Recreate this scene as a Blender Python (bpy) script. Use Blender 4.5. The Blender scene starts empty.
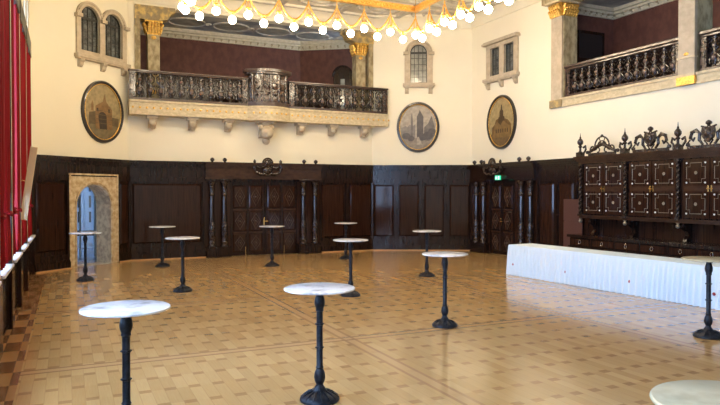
import bpy, bmesh, math, random
from mathutils import Matrix, Vector
from mathutils.geometry import tessellate_polygon
random.seed(7)
S=bpy.context.scene; COL=S.collection; PI=math.pi
# ------------------------------------------------------------------ materials
def mat(name,base=(.5,.5,.5),rough=.5,metal=0,coat=0,emit=None,es=0,spec=None):
    m=bpy.data.materials.new(name); m.use_nodes=True
    b=m.node_tree.nodes['Principled BSDF']
    b.inputs['Base Color'].default_value=(*base,1); b.inputs['Roughness'].default_value=rough
    b.inputs['Metallic'].default_value=metal; b.inputs['Coat Weight'].default_value=coat
    b.inputs['Coat Roughness'].default_value=.08
    if spec is not None: b.inputs['Specular IOR Level'].default_value=spec
    if emit: b.inputs['Emission Color'].default_value=(*emit,1); b.inputs['Emission Strength'].default_value=es
    return m
def nz(m,c1,c2,scale=(5,5,5),detail=4,lo=.35,hi=.65,bump=0,dist=.02,kind='noise',rough=None):
    t=m.node_tree;N=t.nodes;L=t.links;b=N['Principled BSDF']
    tc=N.new('ShaderNodeTexCoord');mp=N.new('ShaderNodeMapping');mp.inputs['Scale'].default_value=scale
    L.new(tc.outputs['Object'],mp.inputs['Vector'])
    if kind=='noise':
        n=N.new('ShaderNodeTexNoise');n.inputs['Detail'].default_value=detail;o=n.outputs['Fac']
    else:
        n=N.new('ShaderNodeTexVoronoi');o=n.outputs['Distance']
    n.inputs['Scale'].default_value=1
    L.new(mp.outputs['Vector'],n.inputs['Vector'])
    r=N.new('ShaderNodeValToRGB');r.color_ramp.elements[0].position=lo;r.color_ramp.elements[1].position=hi
    r.color_ramp.elements[0].color=(*c1,1);r.color_ramp.elements[1].color=(*c2,1)
    L.new(o,r.inputs['Fac']);L.new(r.outputs['Color'],b.inputs['Base Color'])
    if bump:
        bp=N.new('ShaderNodeBump');bp.inputs['Strength'].default_value=bump;bp.inputs['Distance'].default_value=dist
        L.new(o,bp.inputs['Height']);L.new(bp.outputs['Normal'],b.inputs['Normal'])
    return m
M={}
M['plaster']=nz(mat('plaster',rough=.85),(.80,.735,.56),(.83,.765,.59),(.8,.8,.8),3,.3,.7)
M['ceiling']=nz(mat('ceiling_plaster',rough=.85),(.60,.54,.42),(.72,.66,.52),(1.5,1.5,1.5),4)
M['ceil_relief']=nz(mat('ceiling_relief',rough=.7),(.42,.38,.32),(.62,.56,.44),(6,6,6),4,bump=.4)
M['wood']=nz(mat('dark_oak',rough=.16,spec=.35),(.012,.006,.004),(.026,.012,.008),(22,22,1.6),6,.3,.7)
M['wood2']=nz(mat('dark_oak_panel',rough=.08,spec=.35),(.017,.007,.0045),(.042,.017,.009),(30,30,1.3),6,.3,.7)
M['wood_worn']=nz(mat('brown_oak',rough=.25,spec=.4),(.030,.013,.007),(.058,.025,.012),(6,6,14),6,.3,.7,bump=.1)
M['shaft']=mat('turned_oak',(.020,.011,.009),.10,spec=.8)
M['carved_light']=mat('carving_highlight',(.075,.045,.03),.22,spec=.8)  # paler oak tone painted in for the highlights on the lozenges
M['carved']=nz(mat('carved_oak',rough=.22,coat=.3),(.012,.007,.005),(.045,.024,.016),(18,18,18),3,.35,.65,bump=.7,dist=.03)
M['stone']=nz(mat('sandstone',rough=.75),(.44,.36,.25),(.54,.45,.32),(7,7,7),4,.35,.65,bump=.1)
M['stone_orn']=nz(mat('painted_stone',rough=.7),(.26,.20,.10),(.46,.38,.22),(7,7,4),4,.40,.6,bump=.4,dist=.04)
M['stone_gold']=nz(mat('gilded_stone',rough=.5),(.30,.23,.12),(.62,.43,.14),(6,6,6),3,.45,.62,bump=.7,dist=.05)
M['stone_frieze']=nz(mat('fascia_stone',rough=.65),(.50,.41,.25),(.62,.52,.33),(9,9,16),3,.4,.6,bump=.3)
M['gold']=nz(mat('gold_leaf',rough=.35,metal=.75),(.60,.33,.06),(.95,.62,.16),(25,25,25),3,.35,.65,bump=.5)
M['gilt']=nz(mat('gilded_metal',rough=.35,metal=.6),(.72,.36,.06),(.95,.57,.15),(20,20,20),3,.35,.65,bump=.4)
M['brass']=mat('brass',(.85,.6,.25),.25,1)
M['inlay']=mat('pale_inlay',(.30,.25,.18),.35,.3)
M['stud']=mat('pale_stud',(.75,.73,.70),.3,.1)
M['red_wall']=nz(mat('oxblood_damask',rough=.7),(.085,.026,.015),(.122,.040,.024),(5,5,3.5),5,.4,.6)
M['iron']=nz(mat('cast_iron',rough=.35,spec=.22),(.005,.006,.008),(.016,.018,.024),(20,20,20),3,.4,.6,bump=.15,dist=.005)
M['marble']=nz(mat('white_marble',rough=.16),(.36,.34,.33),(.78,.76,.75),(5,5,5),9,.36,.54)
M['marble2']=nz(mat('beige_marble',rough=.2),(.38,.32,.19),(.56,.48,.31),(5,5,5),9,.33,.6)
M['cloth']=mat('white_cloth',(.67,.78,.86),.75)  # blue cast of the sky light is put into the white cloth's colour
M['red_dot']=mat('red_rosette',(.35,.015,.02),.5)
M['sill']=nz(mat('pale_sill',rough=.35),(.62,.58,.56),(.76,.72,.70),(4,4,4),4)
M['board']=mat('pale_board',(.80,.64,.40),.5)
M['frame_dark']=mat('dark_window_frame',(.03,.028,.022),.4)
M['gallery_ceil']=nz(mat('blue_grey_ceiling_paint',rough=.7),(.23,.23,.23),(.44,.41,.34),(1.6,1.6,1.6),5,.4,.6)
M['oval_paint']=nz(mat('ochre_grey_ceiling_oval',rough=.7),(.26,.24,.19),(.44,.39,.28),(3,3,3),4)
M['cornice']=nz(mat('gallery_cornice',rough=.7),(.50,.44,.30),(.60,.53,.38),(9,9,9),3,bump=.2)
M['dark']=mat('dark_void_wood',(.012,.008,.007),.5)
M['brown_panel']=mat('red_brown_board',(.085,.034,.025),.45)
M['mottled']=nz(mat('mottled_passage_stone',rough=.8),(.24,.17,.10),(.42,.31,.18),(9,9,9),6,.4,.6)
M['portal']=nz(mat('painted_portal_stone',rough=.6),(.44,.30,.15),(.66,.54,.34),(8,8,8),6,.38,.62,bump=.2)
M['chrome']=mat('polished_metal',(.75,.75,.78),.18,1)
M['annex_floor']=mat('grey_blue_floor',(.30,.30,.32),.25)
M['hall_paint']=mat('blue_grey_paint',(.46,.53,.58),.6)
def tintglass(name,c,gl=.1,rough=.03):
    m=bpy.data.materials.new(name);m.use_nodes=True;t=m.node_tree;t.nodes.clear()
    o=t.nodes.new('ShaderNodeOutputMaterial');mx=t.nodes.new('ShaderNodeMixShader');tr=t.nodes.new('ShaderNodeBsdfTransparent');g=t.nodes.new('ShaderNodeBsdfGlossy')
    tr.inputs[0].default_value=(*c,1);g.inputs['Roughness'].default_value=rough;mx.inputs[0].default_value=gl
    t.links.new(tr.outputs[0],mx.inputs[1]);t.links.new(g.outputs[0],mx.inputs[2]);t.links.new(mx.outputs[0],o.inputs[0]);return m
M['glass']=tintglass('clear_glass',(.97,.98,1.0))
M['lead_glass']=nz(mat('leaded_glass',rough=.15,coat=.5),(.05,.055,.055),(.17,.18,.17),(7,7,7),4)
M['lead_glass2']=nz(mat('grey_green_leaded_glass',rough=.15,coat=.4),(.20,.21,.18),(.34,.34,.29),(6,6,6),4)
def fabric(name,c):
    m=mat(name,c,.7);t=m.node_tree;b=t.nodes['Principled BSDF'];b.inputs['Specular IOR Level'].default_value=.15
    o=t.nodes['Material Output'];mx=t.nodes.new('ShaderNodeMixShader');tr=t.nodes.new('ShaderNodeBsdfTranslucent');tr.inputs[0].default_value=(c[0]*1.2,c[1],c[2]*3,1)
    mx.inputs[0].default_value=.12;t.links.new(b.outputs[0],mx.inputs[1]);t.links.new(tr.outputs[0],mx.inputs[2]);t.links.new(mx.outputs[0],o.inputs['Surface']);return m
M['curtain']=fabric('red_curtain_velvet',(.24,.005,.007))
M['globe']=mat('opal_globe',(1,.95,.85),.3,emit=(1,.84,.60),es=22)
M['exit']=mat('green_exit_light',(.02,.4,.2),.4,emit=(.05,.85,.45),es=.35)
M['exit_white']=mat('white_exit_pictogram',(.9,.9,.9),.4,emit=(.9,1,.95),es=.4)
def floor_mat():
    m=mat('parquet',rough=.25);t=m.node_tree;N=t.nodes;L=t.links;b=N['Principled BSDF']
    tc=N.new('ShaderNodeTexCoord');sp=N.new('ShaderNodeSeparateXYZ');L.new(tc.outputs['Object'],sp.inputs[0])
    X,Y=sp.outputs[0],sp.outputs[1]
    def f(op,a,b_=None,c=None):
        n=N.new('ShaderNodeMath');n.operation=op
        for i,v in enumerate((a,b_,c)):
            if v is None: continue
            if isinstance(v,(int,float)): n.inputs[i].default_value=v
            else: L.new(v,n.inputs[i])
        return n.outputs[0]
    W=.2525
    def lat(ox,oy):
        u=f('ABSOLUTE',f('SUBTRACT',f('FRACT',f('DIVIDE',f('SUBTRACT',X,ox),W)),.5))
        v=f('ABSOLUTE',f('SUBTRACT',f('FRACT',f('DIVIDE',f('SUBTRACT',Y,oy),.96)),.5))
        return f('MULTIPLY',f('LESS_THAN',u,.235),f('LESS_THAN',v,.05))
    dk=f('MAXIMUM',lat(5.27-W/2,4.95-.48),lat(5.27,5.42-.48))
    colid=f('FLOOR',f('DIVIDE',f('SUBTRACT',X,5.27-W/4),W/2))
    par=f('MODULO',f('ADD',colid,1000),2)
    rowv=f('DIVIDE',f('ADD',f('SUBTRACT',Y,4.95),f('MULTIPLY',par,.48)),.96)
    rowid=f('FLOOR',rowv)
    # half plank split
    sub=f('FLOOR',f('MULTIPLY',f('FRACT',rowv),2))
    cb=N.new('ShaderNodeCombineXYZ');L.new(colid,cb.inputs[0]);L.new(rowid,cb.inputs[1]);L.new(sub,cb.inputs[2])
    wn=N.new('ShaderNodeTexWhiteNoise');L.new(cb.outputs[0],wn.inputs['Vector'])
    # joints
    jx=f('LESS_THAN',f('ABSOLUTE',f('SUBTRACT',f('FRACT',f('DIVIDE',f('SUBTRACT',X,5.27-W/4),W/2)),.5)),.47)
    joint=f('SUBTRACT',1,jx)
    gr=N.new('ShaderNodeTexNoise');mp=N.new('ShaderNodeMapping');mp.inputs['Scale'].default_value=(60,4,1);L.new(tc.outputs['Object'],mp.inputs[0]);L.new(mp.outputs[0],gr.inputs['Vector']);gr.inputs['Scale'].default_value=1
    big=N.new('ShaderNodeTexNoise');big.inputs['Scale'].default_value=.6;L.new(tc.outputs['Object'],big.inputs['Vector'])
    tone=f('ADD',f('MULTIPLY',wn.outputs['Value'],.55),f('MULTIPLY',gr.outputs['Fac'],.45))
    def mixc(fac,a,c):
        n=N.new('ShaderNodeMix');n.data_type='RGBA'
        L.new(fac,n.inputs['Factor']) if not isinstance(fac,float) else None
        for i,v in ((6,a),(7,c)):
            if isinstance(v,tuple): n.inputs[i].default_value=(*v,1)
            else: L.new(v,n.inputs[i])
        return n.outputs[2]
    base=mixc(tone,(.37,.208,.074),(.55,.350,.142))
    base=mixc(f('MULTIPLY',joint,.25),base,(.20,.10,.04))
    base=mixc(f('MULTIPLY',dk,f('ADD',.32,f('MULTIPLY',big.outputs['Fac'],.5))),base,(.22,.095,.03))
    # field stripes every 4.05 m (x) and 3.9 m (y): two dark lines with a pale one between
    def stripe(c,o,P):
        d=f('ABSOLUTE',f('SUBTRACT',f('MULTIPLY',f('FRACT',f('DIVIDE',f('ADD',f('SUBTRACT',c,o),P/2),P)),P),P/2))
        lines=f('MULTIPLY',f('GREATER_THAN',d,.055),f('LESS_THAN',d,.10)); band=f('LESS_THAN',d,.10)
        return lines,band
    lx,bx_=stripe(X,3.6,4.05);gx=f('GREATER_THAN',X,1.0);lx=f('MULTIPLY',f('MULTIPLY',lx,gx),.7);bx_=f('MULTIPLY',bx_,gx); ly,by_=stripe(Y,8.17,3.9)
    band=f('MAXIMUM',bx_,by_);ln=f('MAXIMUM',lx,ly)
    base=mixc(f('MULTIPLY',band,.8),base,(.47,.28,.12))
    base=mixc(f('MULTIPLY',ln,.75),base,(.22,.10,.04))
    # border along the window wall
    inb=f('LESS_THAN',X,-.50)
    ck=N.new('ShaderNodeTexChecker');mp2=N.new('ShaderNodeMapping');mp2.inputs['Scale'].default_value=(1/.19,1/.55,1);mp2.inputs['Location'].default_value=(.05,0,0.5);L.new(tc.outputs['Object'],mp2.inputs[0]);L.new(mp2.outputs[0],ck.inputs['Vector']);ck.inputs['Scale'].default_value=1
    ck.inputs['Color1'].default_value=(.22,.085,.032,1);ck.inputs['Color2'].default_value=(.40,.21,.085,1)
    base=mixc(inb,base,ck.outputs['Color'])
    L.new(base,b.inputs['Base Color'])
    rr=f('ADD',.12,f('MULTIPLY',big.outputs['Fac'],.10));L.new(rr,b.inputs['Roughness'])
    bp=N.new('ShaderNodeBump');bp.inputs['Strength'].default_value=.06;bp.inputs['Distance'].default_value=.01;L.new(wn.outputs['Value'],bp.inputs['Height']);L.new(bp.outputs['Normal'],b.inputs['Normal'])
    b.inputs['Specular IOR Level'].default_value=1.0
    return m
M['floor']=floor_mat()
# ------------------------------------------------------------------ mesh builder
class MB:
    def __init__(s): s.v=[];s.f=[];s.mi=[];s.k=0
    def add(s,vs,fs,T=None):
        o=len(s.v)
        for p in vs: s.v.append(tuple(T@Vector(p)) if T else tuple(p))
        for f in fs: s.f.append([i+o for i in f]); s.mi.append(s.k)
        return s
    def box(s,x0,x1,y0,y1,z0,z1,T=None):
        v=[(x,y,z) for z in (z0,z1) for y in (y0,y1) for x in (x0,x1)]
        return s.add(v,[(0,2,3,1),(4,5,7,6),(0,1,5,4),(2,6,7,3),(0,4,6,2),(1,3,7,5)],T)
    def bev(s,x0,x1,yb,yf,z0,z1,b):   # raised panel: back at yb, front at yf (yf<yb), bevel b
        v=[(x0,yb,z0),(x1,yb,z0),(x1,yb,z1),(x0,yb,z1),(x0+b,yf,z0+b),(x1-b,yf,z0+b),(x1-b,yf,z1-b),(x0+b,yf,z1-b)]
        return s.add(v,[(4,5,6,7),(0,1,5,4),(1,2,6,5),(2,3,7,6),(3,0,4,7),(3,2,1,0)])
    def lathe(s,prof,n=16,c=(0,0,0),T=None,sx=1,sy=1,cap=True):
        vs=[];fs=[]
        for r,z in prof:
            for i in range(n):
                a=2*PI*i/n; vs.append((c[0]+r*math.cos(a)*sx,c[1]+r*math.sin(a)*sy,c[2]+z))
        for j in range(len(prof)-1):
            for i in range(n):
                k=(i+1)%n; fs.append((j*n+i,j*n+k,(j+1)*n+k,(j+1)*n+i))
        if cap:
            fs.append(tuple(range(n))[::-1]); fs.append(tuple((len(prof)-1)*n+i for i in range(n)))
        return s.add(vs,fs,T)
    def tube(s,pts,r,n=8,T=None,closed=False):
        P=[Vector(p) for p in pts];vs=[];fs=[];m=len(P)
        R=r if isinstance(r,(list,tuple)) else [r]*m
        for i,p in enumerate(P):
            if closed: d=(P[(i+1)%m]-P[i-1])
            else: d=(P[min(i+1,m-1)]-P[max(i-1,0)])
            d.normalize(); up=Vector((0,0,1)) if abs(d.z)<.93 else Vector((0,1,0))
            a=d.cross(up).normalized();b=d.cross(a)
            for k in range(n):
                t=2*PI*k/n; vs.append(tuple(p+(a*math.cos(t)+b*math.sin(t))*R[i]))
        for i in range(m if closed else m-1):
            j=(i+1)%m
            for k in range(n):
                l=(k+1)%n; fs.append((i*n+k,i*n+l,j*n+l,j*n+k))
        if not closed: fs.append(tuple(range(n))[::-1]);fs.append(tuple((m-1)*n+k for k in range(n)))
        return s.add(vs,fs,T)
    def plate(s,outer,holes,y0,y1,T=None):  # 2D (x,z) polygon with holes extruded y0..y1
        loops=[outer]+list(holes)
        tri=tessellate_polygon([[Vector((x,z,0)) for x,z in l] for l in loops])
        flat=[p for l in loops for p in l];n=len(flat)
        vs=[(x,y0,z) for x,z in flat]+[(x,y1,z) for x,z in flat];fs=[]
        for a,b,c in tri: fs.append((a,b,c));fs.append((c+n,b+n,a+n))
        o=0
        for l in loops:
            m=len(l)
            for i in range(m):
                j=(i+1)%m; fs.append((o+i,o+j,o+j+n,o+i+n))
            o+=m
        return s.add(vs,fs,T)
    def ball(s,c,r,n=10,m=6,T=None,sc=(1,1,1)):
        prof=[(max(1e-4,math.sin(PI*j/m))*1.0,-math.cos(PI*j/m)) for j in range(m+1)]
        vs=[];fs=[]
        for q,z in prof:
            for i in range(n):
                a=2*PI*i/n; vs.append((c[0]+r*q*math.cos(a)*sc[0],c[1]+r*q*math.sin(a)*sc[1],c[2]+r*z*sc[2]))
        for j in range(m):
            for i in range(n):
                k=(i+1)%n; fs.append((j*n+i,j*n+k,(j+1)*n+k,(j+1)*n+i))
        return s.add(vs,fs,T)
    def build(s,name,m,parent=None,T=None,smooth=35,bevel=0,label=None):
        me=bpy.data.meshes.new(name);me.from_pydata(s.v,[],s.f);
        ms=m if isinstance(m,list) else [m]
        for x in ms: me.materials.append(M[x])
        for p,i in zip(me.polygons,s.mi): p.material_index=i
        bm=bmesh.new();bm.from_mesh(me);bmesh.ops.recalc_face_normals(bm,faces=bm.faces);bm.to_mesh(me);bm.free()
        if smooth:
            for p in me.polygons: p.use_smooth=True
            me.set_sharp_from_angle(angle=math.radians(smooth))
        me.update()
        o=bpy.data.objects.new(name,me);COL.objects.link(o)
        if parent: o.parent=parent
        if T is not None: o.matrix_world=T
        if bevel:
            b=o.modifiers.new('bevel','BEVEL');b.width=bevel;b.segments=2;b.limit_method='ANGLE'
        if label: o['label']=label
        return o
def box(*a): return MB().box(*a)
def struct(o): o['kind']='structure'; return o
def tag(o,label,cat,group=None,kind=None):
    o['label']=label;o['category']=cat
    if group:o['group']=group
    if kind:o['kind']=kind
    return o
def thing(name,T,label,cat,group=None):
    o=bpy.data.objects.new(name,None);COL.objects.link(o);o.empty_display_size=.2
    o.matrix_world=T; return tag(o,label,cat,group)
def copy_tree(o,parent=None):
    c=o.copy();COL.objects.link(c)
    if parent: c.parent=parent
    for ch in list(o.children): copy_tree(ch,c)
    return c
def frame(x,y,dx,dy,z=0):
    l=math.hypot(dx,dy);dx/=l;dy/=l
    return Matrix(((dx,-dy,0,x),(dy,dx,0,y),(0,0,1,z),(0,0,0,1)))
def loc(T,x,y,z): return T@Matrix.Translation((x,y,z))
def arch(cx,w,z0,zs,n=14):   # arched outline: half width w, springing zs
    return [(cx-w,z0),(cx+w,z0)]+[(cx+w*math.cos(PI*i/n),zs+w*math.sin(PI*i/n)) for i in range(n+1)]
def rect(x0,x1,z0,z1): return [(x0,z0),(x1,z0),(x1,z1),(x0,z1)]
def ell(cx,cz,a,b,n=48): return [(cx+a*math.cos(2*PI*i/n),cz+b*math.sin(2*PI*i/n)) for i in range(n)]
# frames: local X runs left to right seen from inside, local Y goes into the wall
TB=frame(0,20.4,1,0); TC1=frame(-.85,18.25,2.55,2.15); TC2=frame(9.95,20.4,3.15,-1.65); TR=frame(13.1,18.75,0,-1); YN=-4.0; TL=frame(-.87,YN,0,1)
LC1=math.hypot(2.55,2.15); LC2=math.hypot(3.15,1.65)
ZC=8.3
# ------------------------------------------------------------------ shell
def slab(pts,z0,z1):
    n=len(pts);m=MB();m.add([(x,y,z0) for x,y in pts]+[(x,y,z1) for x,y in pts],[tuple(range(n))[::-1],tuple(range(n,2*n))]+[(i,(i+1)%n,(i+1)%n+n,i+n) for i in range(n)]);return m
struct(slab([(-1.4,YN-.3),(13.6,YN-.3),(13.6,18.9),(12.5,20.4),(9.95,20.9),(1.7,20.9),(-1.4,20.9)],-.25,0).build('floor','floor',smooth=0))
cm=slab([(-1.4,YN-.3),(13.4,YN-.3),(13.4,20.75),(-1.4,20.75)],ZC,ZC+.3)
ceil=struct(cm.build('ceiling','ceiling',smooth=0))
# ceiling relief: ribs and ovals in low relief
r=MB();k=0
for i in range(7):
    x=.1+i*2.1; r.box(x-.09,x+.09,YN,20.4,ZC-.09,ZC)
for j in range(12):
    y=-3+j*2.1; r.box(-.92,13.1,y-.09,y+.09,ZC-.08,ZC)
for i in range(6):
    for j in range(11):
        cx=1.15+i*2.1;cy=-1.95+j*2.1
        r.tube([(cx+.75*math.cos(a*PI/10),cy+.55*math.sin(a*PI/10),ZC-.02) for a in range(20)],.06,6,closed=True)
        r.tube([(cx+.35*math.cos(a*PI/8),cy+.25*math.sin(a*PI/8),ZC-.02) for a in range(16)],.05,6,closed=True)
r.build('relief','ceil_relief',ceil)
# cove moulding pieces per wall
def cove(T,x0,x1,name):
    m=MB();pr=[(0,ZC-.42),(-.05,ZC-.42),(-.07,ZC-.36)]+[(-.07-.33*(1-math.cos(a*PI/12)),ZC-.36+.30*math.sin(a*PI/12)) for a in range(1,7)]+[(-.42,ZC),(0,ZC)]
    vs=[(x0,y,z) for y,z in pr]+[(x1,y,z) for y,z in pr];n=len(pr)
    m.add(vs,[tuple(range(n)),tuple(range(n,2*n))[::-1]]+[(i,(i+1)%n,(i+1)%n+n,i+n) for i in range(n)])
    return struct(m.build(name,'plaster',T=T))
# walls
def wall(name,T,outer,holes,th,m='plaster'): return struct(MB().plate(outer,holes,0,th).build(name,m,T=T,smooth=0))
OB=(1.95,10.15,4.72,7.78)          # gallery opening in the back wall
wall('wall_back',TB,rect(1.7,9.95,0,ZC),[rect(1.96,9.94,4.72,7.78),rect(4.72,7.2,0,2.5)],.35)
wall('wall_back_left',TC1,rect(0,LC1,0,ZC),[arch(1.93,.60,0,1.72),arch(1.9,.33,6.05,6.98),arch(2.75,.33,6.05,6.98)],.45)
wall('wall_back_right',TC2,rect(0,LC2,0,ZC),[arch(1.66,.3,5.98,7.05)],.35)
RO=[rect(4.55,8.46,4.75,7.8),rect(8.83,12.9,4.75,7.8),rect(13.4,17.5,4.75,7.8)]
wall('wall_right',TR,rect(0,18.75-YN,0,ZC),RO+[rect(1.12,1.62,6.0,6.93),rect(1.86,2.36,6.0,6.93),rect(1.15,2.45,0,2.5)],.5)
BAYS=[17.25-2.05*k for k in range(11)]     # pier positions (y)
lh=[]
for k in range(10):
    a,b=BAYS[k+1]+.2,BAYS[k]-.2
    if a<YN+.2: continue
    lh.append(rect(a-YN,b-YN,1.0,5.6))
    if k>=0: lh.append(ell((a+b)/2-YN+ (1.45 if k==0 else 2.3),6.42,.30,.5,24))
wall('wall_left',TL,rect(0,18.3-YN,0,ZC),lh,.45)
wall('wall_front',frame(13.1,YN,-1,0),rect(-.3,14.4,0,ZC),[],.3)
cove(TB,1.6,10.0,'trim_1');cove(TC1,-.1,LC1+.05,'trim_2');cove(TC2,-.1,LC2+.1,'trim_3');cove(TR,-.1,18.75-YN,'trim_4');cove(TL,0,18.35-YN,'trim_5')
# ------------------------------------------------------------------ wainscot
def wains(name,T,x0,x1,gaps,panw=.85,seed=0):
    """dark oak dado with plinth, panels, frieze and cornice; gaps are (xa,xb,ztop) kept clear"""
    back=MB();pl=MB();cor=MB();pans=[]
    segs=[];x=x0
    for a,b,z in sorted(gaps): segs.append((x,a));x=b
    segs.append((x,x1))
    D=.10
    for si,(a,b) in enumerate(segs):
        if b-a<.05: continue
        back.box(a,b,-D+.04,-.001,0,3.0)
        back.box(a,b,-D-.02,-D+.04,.24,.40); back.box(a,b,-D-.02,-D+.04,2.40,2.52); back.box(a,b,-D-.005,-D+.04,2.52,2.84)
        n=panw[si];w=(b-a)/n
        for i in range(n+1):
            xx=a+i*w; l=max(a,xx-.06);h=min(b,xx+.06); back.box(l,h,-D-.018,-D+.04,.40,2.40)
        for i in range(n): 
            pans.append((a+i*w+.10,a+(i+1)*w-.10,.50,2.34))
        pl.box(a,b,-D-.07,-.001,0,.20);pl.box(a,b,-D-.045,-.001,.20,.25)
    for a,b,z in gaps: 
        if z<2.6: back.box(a,b,-D,-.001,z,3.0)
    cor.box(x0,x1,-D-.05,-.001,2.84,2.89);cor.box(x0,x1,-D-.10,-.001,2.89,2.95);cor.box(x0,x1,-D-.15,-.001,2.95,3.0);cor.box(x0,x1,-D-.17,-.001,3.0,3.04)
    cor.box(x0,x1,-D-.035,-.001,2.52,2.55)
    o=struct(back.build(name,'wood',T=T,smooth=0))
    pl.build('plinth','wood',o,smooth=0);cor.build('cornice','wood_worn' if 0 else 'wood',o,smooth=0)
    for a,b,z0,z1 in pans: MB().bev(a,b,-D+.04,-D-.005,z0,z1,.05).build('panel','wood2',o,smooth=0)
    # pale skirting strip at the floor
    st=MB()
    for a,b in segs:
        if b-a>.05: st.box(a,b,-D-.10,-D-.07,0,.035)
    st.build('floor_strip','board2',o,smooth=0)
    return o
M['board2']=mat('light_oak_strip',(.50,.27,.10),.4)
wains('trim_6',TB,1.7,9.98,[(3.98,7.88,9)],[1,2])
wains('trim_7',TC1,0,LC1,[(1.08,2.80,9)],[1,1])
wains('trim_8',TC2,-.02,LC2,[],[4])
wains('trim_9',TR,0,18.75-YN,[(.36,3.58,9)],[1,24])
# cornice across portal and doors
def topband(T,x0,x1,name,z0=2.62):
    b=MB();b.box(x0,x1,-.10,-.001,z0,2.9);b.box(x0,x1,-.15,-.001,2.84,2.89);b.box(x0,x1,-.20,-.001,2.89,2.95);b.box(x0,x1,-.25,-.001,2.95,3.0);b.box(x0,x1,-.27,-.001,3.0,3.04)
    return struct(b.build(name,'wood',T=T,smooth=0))
topband(TC1,1.08,2.80,'trim_10',2.60)
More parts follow.
